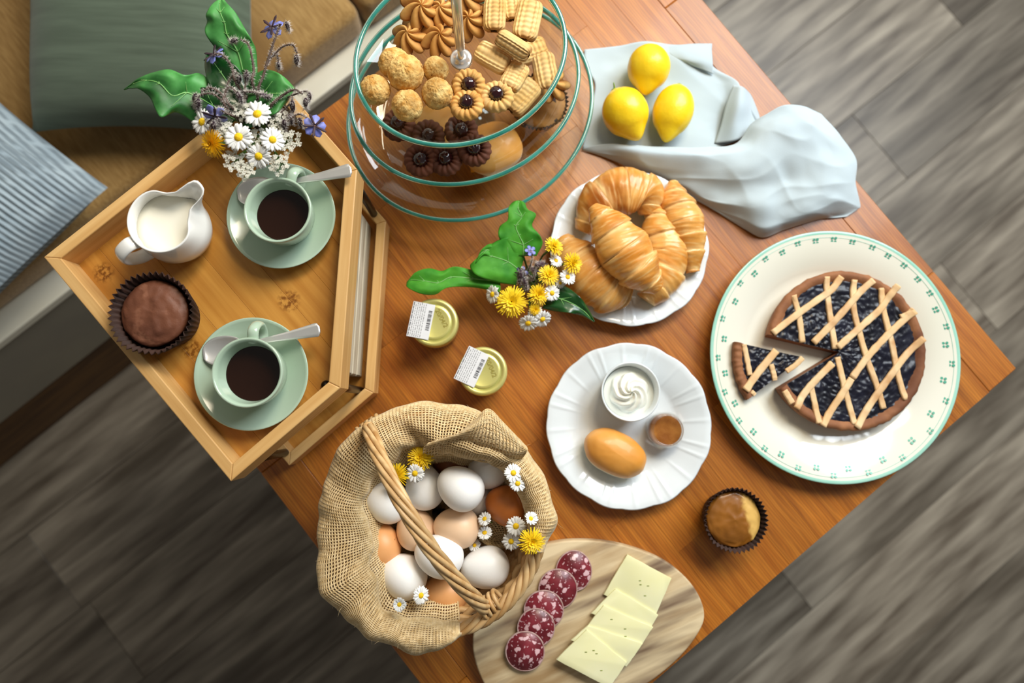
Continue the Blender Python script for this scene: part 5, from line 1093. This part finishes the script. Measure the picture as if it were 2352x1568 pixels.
for a in [('largest dandelion, facing up at the front of the posy', 1175, 693, k0 + .006, 38, (-.05, -.1), 1.0), ('dandelion leaning over the croissant plate rim at the top', 1270, 567, k0 + .010, 25, (.5, .3), .6), ('dandelion leaning right over the lower left croissant', 1313, 605, k0 + .012, 27, (.6, -.1), .65), ('dandelion beside the rightmost posy daisy', 1260, 633, k0 + .010, 27, (.2, .2), .8), ('half open dandelion below the middle of the posy', 1236, 677, k0 + .008, 26, (.2, -.1), .7), ('small dandelion bud opening above the lowest daisies', 1228, 710, k0 + .004, 15, (.2, -.3), .6)]:
    dandelion(a[0], a[1], a[2], a[3], a[4], a[5], foot2(), G2, open_=a[6])
for a in [('white daisy at the right end of the posy', 1304, 636, k0 + .012, 20, (.3, .1)), ('pinkish daisy right of the half open dandelion', 1268, 673, k0 + .008, 20, (.3, -.1)), ('daisy seen from behind at the left of the big dandelion', 1131, 676, k0 + .002, 22, (-1.0, -.2)), ('daisy behind the dandelion at the plate rim', 1277, 598, k0 + .004, 18, (.5, .4)), ('lowest left daisy of the posy', 1213, 742, k0 - .002, 23, (-.1, -.9)), ('lowest right daisy of the posy', 1246, 733, k0 - .002, 22, (.4, -.8)), ('daisy just below the small dandelion bud', 1230, 720, k0 + .001, 19, (.1, -.5)), ('tiny daisy tucked beside the rightmost posy daisy', 1287, 650, k0 + .006, 13, (.3, -.3))]:
    daisy(a[0], a[1], a[2], a[3], a[4], a[5], foot2(), G2)
borage('small blue flower stem among the posy leaves', G2, [(1218, 610, k0), (1222, 590, k0 + .006), (1218, 576, k0 + .009)], [], [], [(1218, 576, k0 + .009, 14, (.2, .2), False)], foot2(), r=.0007, seed=21)
borage('hairy blue borage bud in the heart of the posy', G2, [(1210, 640, k0), (1202, 620, k0 + .008), (1196, 616, k0 + .009)], [], [(1194, 636, k0 + .008, -1, 10, .019), (1206, 652, k0 + .004, 3, 10, .015)], [(1198, 626, k0 + .003, 16, (-.6, -.6), True)], foot2(), r=.0009, seed=22)
borage('grey hairy bud above the middle dandelions', G2, [(1225, 640, k0), (1228, 618, k0 + .008), (1234, 610, k0 + .009)], [], [(1242, 606, k0 + .008, 10, -2, .018), (1230, 622, k0 + .005, 8, 5, .016)], [], foot2(), r=.0009, seed=23)
# ---------------------------------------------------------------- flowers in the egg basket
G3 = 'flowers tucked among the eggs'
for a in [('bright dandelion at the back of the egg basket', 965, 1050, .130, 31, (-.1, .2), 1.0), ('dandelion half behind the basket handle', 912, 1092, .132, 30, (-.5, .1), .9), ('dandelion at the right rim of the egg basket', 1221, 1243, .150, 32, (.2, -.1), .95)]:
    dandelion(a[0], a[1], a[2], a[3], a[4], a[5], None, G3, open_=a[6])
for a in [('daisy below the back dandelion on a white egg', 953, 1087, .136, 22, (-.1, -.1)), ('upper daisy beside the brown egg near the burlap', 1179, 1086, .146, 22, (.2, .2)), ('lower of two daisies above the brown egg', 1189, 1110, .146, 20, (.2, 0)), ('side on daisy left of the brown egg', 1113, 1191, .112, 17, (-.5, .6)), ('daisy seen edge on below the side on daisy', 1113, 1223, .106, 18, (-.2, .9)), ('open daisy left of the right dandelion', 1185, 1208, .128, 23, (-.1, .1)), ('closed daisy above the right dandelion', 1219, 1191, .148, 18, (.4, .5)), ('daisy below left of the right dandelion', 1174, 1243, .122, 21, (-.2, -.1)), ('daisy peeking beside the lower right white egg', 1090, 1252, .098, 15, (-.5, .6)), ('cupped daisy at the bottom left of the egg basket', 917, 1388, .142, 17, (.2, .2)), ('daisy against the bottom orange egg', 967, 1367, .118, 21, (.7, .1))]:
    daisy(a[0], a[1], a[2], a[3], a[4], a[5], None, G3, close=.5 if 'c' == a[0][0] else 0)
